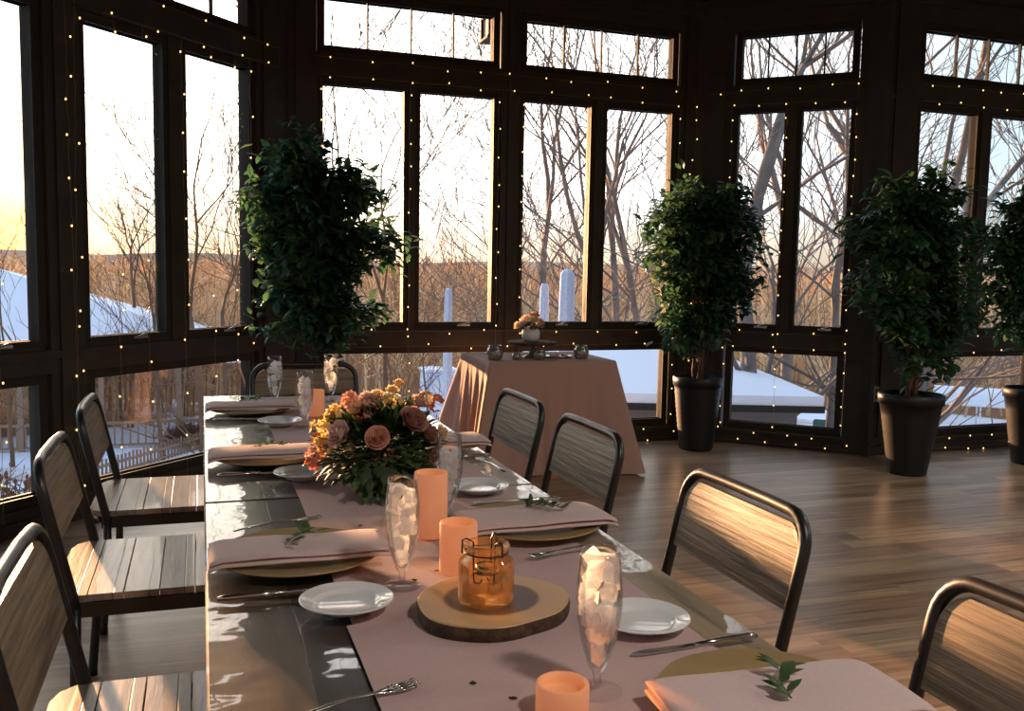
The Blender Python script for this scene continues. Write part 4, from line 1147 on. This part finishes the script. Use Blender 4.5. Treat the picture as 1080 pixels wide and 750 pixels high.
TR = [(-5.9,33.5,8.6,.09,'bare tree glowing in the low sun at the far left edge'), (-4.4,29.5,7.9,.07,'slender bare tree in front of the sun, left pane'),
      (-2.85,41,10.5,.15,'bare tree rising behind the snowy sloping roof'), (-1.3,33.5,9.2,.11,'bushy bare tree above the middle of the snowy roof'),
      (.06,25.3,11.5,.12,'tall bare tree in the narrow pane left of the ficus'), (.9,35.6,10.5,.12,'bare tree just left of the ficus crown'),
      (2.66,16,11.5,.07,'thin bare tree seen behind the left ficus'), (3.97,21.9,12.5,.09,'upright bare tree right of the left ficus'), (5.6,27.7,7.6,.06,'small bare tree low in the first back pane'),
      (8.0,33.3,7.2,.06,'spindly bare tree in the clear second pane'), (8.7,28.9,7.6,.06,'bare tree at the right edge of the clear pane'),
      (8.03,22.7,15,.16,'tall arching bare tree left of the pale covered umbrella'), (7.6,18.6,14,.13,'forked bare tree above the bouquet'), (7.0,15.6,13,.10,'bare tree right of the wide mullion'),
      (11.3,23.7,15,.17,'bare tree behind the round-crowned ficus'), (9.4,18.1,14,.13,'bare tree left of the recessed corner post'),
      (7.95,12.2,14,.22,'thick grey trunk at the left of the angled window'), (15.6,22.3,16,.24,'stout trunk in the lower angled window'), (11.4,15.2,14,.14,'bare tree at the right of the angled window'),
      (11.15,12.1,14,.13,'bare tree behind the tall planter, left'), (12.05,13.95,15,.23,'thick leaning trunk in the far right window'), (13.0,12.2,12,.07,'bare tree at the right edge of the photo'), (19.7,25.2,15,.2,'bare tree far beyond the pillar')]
for i, (x, y, h, r_, lb) in enumerate(TR):
    grey = i in (16, 17, 20)
    bare_tree(x, y, h, r_, lb, 300+i, 'treegrey' if grey or i > 10 else 'tree', lean=((.12,0) if i in (16, 20) else (0,0)), spread=1.15 if i in (11, 12, 14) else .9, depth=4 if i < 2 else 5, low=.5 if i > 17 else .3)

# snow-roofed pavilion at the left
t = thing('garden_pavilion', 'pavilion with broad snow-covered roof seen through the left panes', 'pavilion', (-7.8, 40, GZ))
ex0, ex1, ey0, ey1, ez, rz_ = -12, 10.2, -4.2, 4.2, 3.15, 6.35
mb = MB()
for z_ in (0, .35):
    pass
vs = []
for up in (0, .35): vs += [(ex0, ey0, ez+up*.6), (ex1, ey0, ez+up*.6), (ex1, ey1, ez+up*.6), (ex0, ey1, ez+up*.6), (ex0+4, 0, rz_+up), (ex1-10.5, 0, rz_+up)]
mb.add(vs[6:]+[], [(0,1,5,4), (1,2,5), (2,3,4,5), (3,0,4)]); mb.add(vs, [(0,6,7,1), (1,7,8,2), (2,8,9,3), (3,9,6,0), (0,1,2,3)])
obj('snowy_roof', mb, M['snow'], t)
for k in range(9):
    for yy in (-3.8, 3.8):
        mb = MB(); x = ex0+.6+k*(ex1-ex0-1.2)/8; mb.box(x-.09, x+.09, yy-.09, yy+.09, -.3, ez+.05); obj('post', mb, M['postwood'], t)
mb = MB(); mb.box(ex0+.6, ex1-.6, -3.86, -3.76, .95, 1.05); mb.box(ex0+.6, ex1-.6, -3.86, -3.76, .15, .22)
for k in range(80):
    x = ex0+.7+k*(ex1-ex0-1.4)/79; mb.box(x-.03, x+.03, -3.84, -3.78, .2, 1.0)
obj('railing', mb, M['postwood'], t)
# picket fence, low hedge row and shrubs
t = thing('picket_fence', 'low wooden picket fence crossing the snow at the left', 'fence', (-2.4, 30, GZ))
mb = MB()
for k in range(60):
    f = k/59; x = -2.2+f*6.0; y = -1.5+f*9; h_ = .72+.1*noise.noise(Vector((k*.6, 0, 0))); mb.box(x-.035, x+.035, y-.03, y+.03, -.3, h_)
obj('pickets', mb, M['postwood'], t)
mb = MB(); mb.tube([(-2.25,-1.55,.5), (3.85,7.55,.5)], .05, 6); mb.tube([(-2.25,-1.55,.2), (3.85,7.55,.2)], .05, 6); obj('fence_rail', mb, M['postwood'], t)
def shrub(x, y, r_, h, label, seed, n_=260, z0=GZ):
    rr = random.Random(seed); mb = MB()
    for i in range(n_):
        a_ = rr.uniform(0, 2*PI); el = rr.uniform(.25, 1.45)
        d = Vector((math.cos(a_)*math.cos(el)*r_, math.sin(a_)*math.cos(el)*r_, math.sin(el)*h))*rr.uniform(.6, 1)
        m_ = d*.5+Vector((rr.uniform(-.2,.2), rr.uniform(-.2,.2), .15))
        mb.tube([Vector((rr.uniform(-.15,.15), rr.uniform(-.15,.15), -.1)), m_, d], [.022, .014, .007], 3, cap=False)
        for k in range(5):
            s_ = m_.lerp(d, rr.uniform(.1,1)); mb.tube([s_, s_+Vector((rr.uniform(-1,1), rr.uniform(-1,1), rr.uniform(-.2,1)))*.4], [.01, .005], 3, cap=False)
        leaf(mb, d, d, Vector((0,0,1)), .12, .07); leaf(mb, m_, Vector((d.y, -d.x, .4)), Vector((0,0,1)), .12, .07)
    o = obj('garden_shrub', mb, M['shrub'], None, (x, y, z0)); return tag(o, label, 'shrub', 'brown winter shrubs outside')
shrub(-3.35, 18.2, 1.7, 3.2, 'big brown shrub outside the lowest left pane', 1, 420)
shrub(-4.9, 21, 1.6, 2.9, 'brown shrub at the far left edge outside', 2, 320)
shrub(1.6, 34, 1.3, 1.0, 'low twiggy shrub on the snow, left lower window', 3, 160)
shrub(-.6, 36, 1.4, .9, 'low twiggy shrub in the middle of the snow', 4, 160)
shrub(7.2, 30.5, 1.5, 1.8, 'brown shrub low in the back window left of the cloth', 5, 240)

# low outbuilding with snowy roof at the right
t = thing('outbuilding', 'low grey outbuilding with a long snow-covered roof outside the right windows', 'building', (5.35, 11.1, GZ))
t.rotation_euler = (0,0,R(-18.4))
ez, rz_ = 5.17, 5.72; XL = -1.7
ex1 = 2.55
vs = []
for up in (-.07, .06): vs += [(XL, 0, ez+up), (ex1, 0, ez+up), (ex1, 7.5, ez+up), (XL, 7.5, ez+up), (XL, 3.4, rz_+up), (ex1-3.0, 3.4, rz_+up)]
mb = MB(); mb.add(vs[6:], [(0,1,5,4), (1,2,5), (2,3,4,5), (3,0,4)]); mb.add(vs, [(0,1,7,6), (1,2,8,7), (2,3,9,8), (3,0,6,9)]); obj('snowy_roof', mb, M['snow'], t)
mb = MB(); mb.box(XL, ex1, -.02, .0, ez-.16, ez-.068); mb.box(ex1, ex1+.02, 0, 7.5, ez-.16, ez-.068); obj('eave_board', mb, M['sash'], t)
mb = MB(); mb.box(XL+.2, ex1-.25, .3, 7.2, -.3, ez-.07); obj('wall', mb, M['siding'], t)
# sheltered cart canopy
t = thing('barrel_canopy', 'white barrel-topped canopy on posts in the snow, far right lower window', 'canopy', (33.6, 33.4, GZ)); t.rotation_euler = (0,0,R(-40))
mb = MB()
mb.grid(10, 12, lambda u, v: (-1.9+3.8*u, -.9*math.cos(PI*v), 1.05+.75*math.sin(PI*v)))
mb.grid(10, 12, lambda u, v: (-1.9+3.8*u, -.86*math.cos(PI*v), 1.02+.72*math.sin(PI*v)))
obj('canopy_cover', mb, M['snow'], t)
for x in (-1.8, 0, 1.8):
    for y in (-.85, .85):
        mb = MB(); mb.tube([(x,y,-.2), (x,y,1.06)], .04, 6); obj('post', mb, M['white'], t)
# pale covered umbrellas on the terrace below and a portable cabin
mb = MB(); mb.box(2.0, 6.0, 8.2, 10.05, -.95, -.75); mb.box(2.1, 5.9, 8.3, 9.95, GZ, -.95)
o = single('snowy_terrace', mb, M['snow'], 'snow-covered terrace just below the back windows', 'terrace', (0,0,0))
def shut_umbrella(x, y, h, r_, label):
    t = thing('closed_umbrella', label, 'umbrella', (x, y, -.745), 0, 'closed umbrellas in pale covers')
    mb = MB(); mb.lathe([(0,0), (.25,0), (.25,.06), (.03,.08), (0,.08)], 20); obj('base', mb, M['siding'], t)
    mb = MB(); mb.tube([(0,0,.06), (0,0,h-.2)], .022, 8); obj('pole', mb, M['white'], t)
    mb = MB(); prof = [(.03,.55), (r_*1.0,.58), (r_*1.02,.9), (r_*.92,h-.3), (r_*.82,h-.05), (.03,h), (0,h)]
    vs0 = len(mb.v); mb.lathe(prof, 24)
    mb.v = [(v[0]*(1+.13*math.sin(6*math.atan2(v[1], v[0]))), v[1]*(1+.13*math.sin(6*math.atan2(v[1], v[0]))), v[2]) for v in mb.v]
    obj('fabric_cover', mb, M['bluecover'], t); return t
shut_umbrella(3.70, 9.30, 2.09, .088, 'taller closed umbrella in a pale blue cover outside the second back window')
shut_umbrella(3.50, 9.45, 1.93, .055, 'shorter closed umbrella standing left of the taller one')
shut_umbrella(2.48, 9.62, 1.86, .05, 'slim closed umbrella outside the clear first back pane')
t = thing('portable_cabin', 'pale blue portable cabin standing in the snow, low in the back window', 'cabin', (8.95, 36.2, GZ)); 
mb = MB(); mb.box(-.62, .62, -.55, .55, .05, 2.7, .04); obj('cabin_body', mb, M['bluecover'], t)
mb = MB(); mb.box(-.35, .35, -.585, -.552, .2, 2.3, .01); obj('door', mb, M['white'], t)
mb = MB(); mb.box(-.7, .7, -.62, .62, 2.7, 2.8, .03); obj('cap', mb, M['snow'], t)
# signpost and railing beyond the outbuilding
t = thing('green_sign', 'small dark green sign board on a post in the snow, right lower window', 'sign', (18.6, 24.6, GZ)); t.rotation_euler = (0,0,R(-37))
mb = MB(); mb.tube([(0,0,-.2), (0,0,1.6)], .04, 6); obj('post', mb, M['sash'], t)
mb = MB(); mb.box(-.33, .33, -.05, .05, 1.3, 2.25, .06); obj('board', mb, plain('dark_green_paint', (52, 84, 70), .6), t)
t = thing('snow_railing', 'thin metal railing crossing the snow in the angled lower window', 'railing', (14.2, 21.2, GZ)); t.rotation_euler = (0,0,R(-33))
mb = MB(); mb.tube([(-3,0,.95), (4.5,0,.95)], .03, 5); mb.tube([(-3,0,.5), (4.5,0,.5)], .02, 5); obj('rail', mb, M['siding'], t)
for k in range(6):
    mb = MB(); mb.tube([(-3+k*1.5,0,-.2), (-3+k*1.5,0,.97)], .035, 5); obj('post', mb, M['siding'], t)

# ---------------------------------------------------------------- sky, sun, camera
SUN_AZ, SUN_EL = R(-13.7), R(3.4)
sd = Vector((math.sin(SUN_AZ)*math.cos(SUN_EL), math.cos(SUN_AZ)*math.cos(SUN_EL), math.sin(SUN_EL)))
w = bpy.data.worlds.new('dusk_sky'); SC.world = w; w.use_nodes = True; nt = w.node_tree; L = nt.links
bg = nt.nodes['Background']
tc = N(nt, 'ShaderNodeTexCoord'); nrm = N(nt, 'ShaderNodeVectorMath', operation='NORMALIZE'); L.new(tc.outputs['Generated'], nrm.inputs[0])
dt = N(nt, 'ShaderNodeVectorMath', operation='DOT_PRODUCT'); dt.inputs[1].default_value = (-.1994, .9781, .0593); L.new(nrm.outputs[0], dt.inputs[0])
ac = N(nt, 'ShaderNodeMath', operation='ARCCOSINE'); L.new(dt.outputs['Value'], ac.inputs[0])
ang = N(nt, 'ShaderNodeMath', operation='DIVIDE'); ang.inputs[1].default_value = PI; L.new(ac.outputs[0], ang.inputs[0])
glow = ramp(nt, [(0, (5,2.7,.7,1)), (.018, (3.8,2.6,1.2,1)), (.045, (3.2,2.8,2.2,1)), (.14, (2.7,2.5,2.3,1)), (.22, (1.6,1.6,1.6,1)), (.31, (.66,.80,.90,1)), (.55, (.55,.68,.82,1)), (1, (.5,.6,.75,1))])
L.new(ang.outputs[0], glow.inputs['Fac'])
sp = N(nt, 'ShaderNodeSeparateXYZ'); L.new(nrm.outputs[0], sp.inputs[0])
hz = ramp(nt, [(0, (.50,.39,.28,1)), (.035, (.62,.53,.43,1)), (.08, (1,1,1,1)), (.34, (1,1,1,1)), (.6, (.74,.85,1.05,1)), (1, (.70,.82,1.1,1))]); L.new(sp.outputs['Z'], hz.inputs['Fac'])
mu = N(nt, 'ShaderNodeMix', data_type='RGBA', blend_type='MULTIPLY'); mu.inputs['Factor'].default_value = 1
L.new(glow.outputs['Color'], mu.inputs['A']); L.new(hz.outputs['Color'], mu.inputs['B']); L.new(mu.outputs['Result'], bg.inputs['Color'])
bg.inputs['Strength'].default_value = 1.0

ld = bpy.data.lights.new('sun', 'SUN'); lo = bpy.data.objects.new('sun', ld); COL.objects.link(lo)
ld.energy = 15.0; ld.color = (1.0, .52, .24); ld.angle = R(1.2)
lo.rotation_mode = 'QUATERNION'; lo.rotation_quaternion = sd.to_track_quat('Z', 'Y')
lo.location = (-3, 14, 6)
# ceiling lamps added out of view as warm fill for the interior
for i, (x, y) in enumerate(((1.5, -.5), (5.5, -.5), (5.0, 2.4))):
    t = thing('ceiling_fill_lamp', 'round ceiling lamp added as fill, out of view %s' % ('behind the camera', 'to the right behind', 'above the right side')[i], 'lamp', (x, y, ZTOP-.003))
    mb = MB(); mb.lathe([(0,-.0), (.17,-.0), (.17,-.05), (.16,-.06), (0,-.06)], 30); obj('fixture', mb, M['lampglow'], t)
    d = bpy.data.lights.new('lamp', 'AREA'); d.energy = 40; d.color = (1, .92, .82); d.size = .34; d.shape = 'DISK'
    l = bpy.data.objects.new('fill_lamp_light', d); COL.objects.link(l); l.location = (x, y, ZTOP-.07)

cam = bpy.data.cameras.new('camera'); co = bpy.data.objects.new('camera', cam); COL.objects.link(co); SC.camera = co
fw = Vector((.31436248, .94466817, -.09369242)); rt = Vector((.9492275, -.3140479, .01846952)); up = Vector((.01197634, .09474155, .99542986))
m4 = Matrix.Identity(4); m4.col[0][:3] = rt; m4.col[1][:3] = up; m4.col[2][:3] = -fw; m4.col[3][:3] = (0, 0, 1.35)
co.matrix_world = m4
cam.sensor_width = 36; cam.lens = 986.5/1080*36; cam.clip_start = .05; cam.clip_end = 800
vs_ = SC.view_settings; vs_.view_transform = 'Standard'; vs_.look = 'None'; vs_.gamma = 1; vs_.exposure = 0.5; vs_.use_curve_mapping = False
cy = SC.cycles
cy.max_bounces = 8; cy.transparent_max_bounces = 24; cy.diffuse_bounces = 4; cy.glossy_bounces = 4; cy.sample_clamp_indirect = 6; cy.use_denoising = True
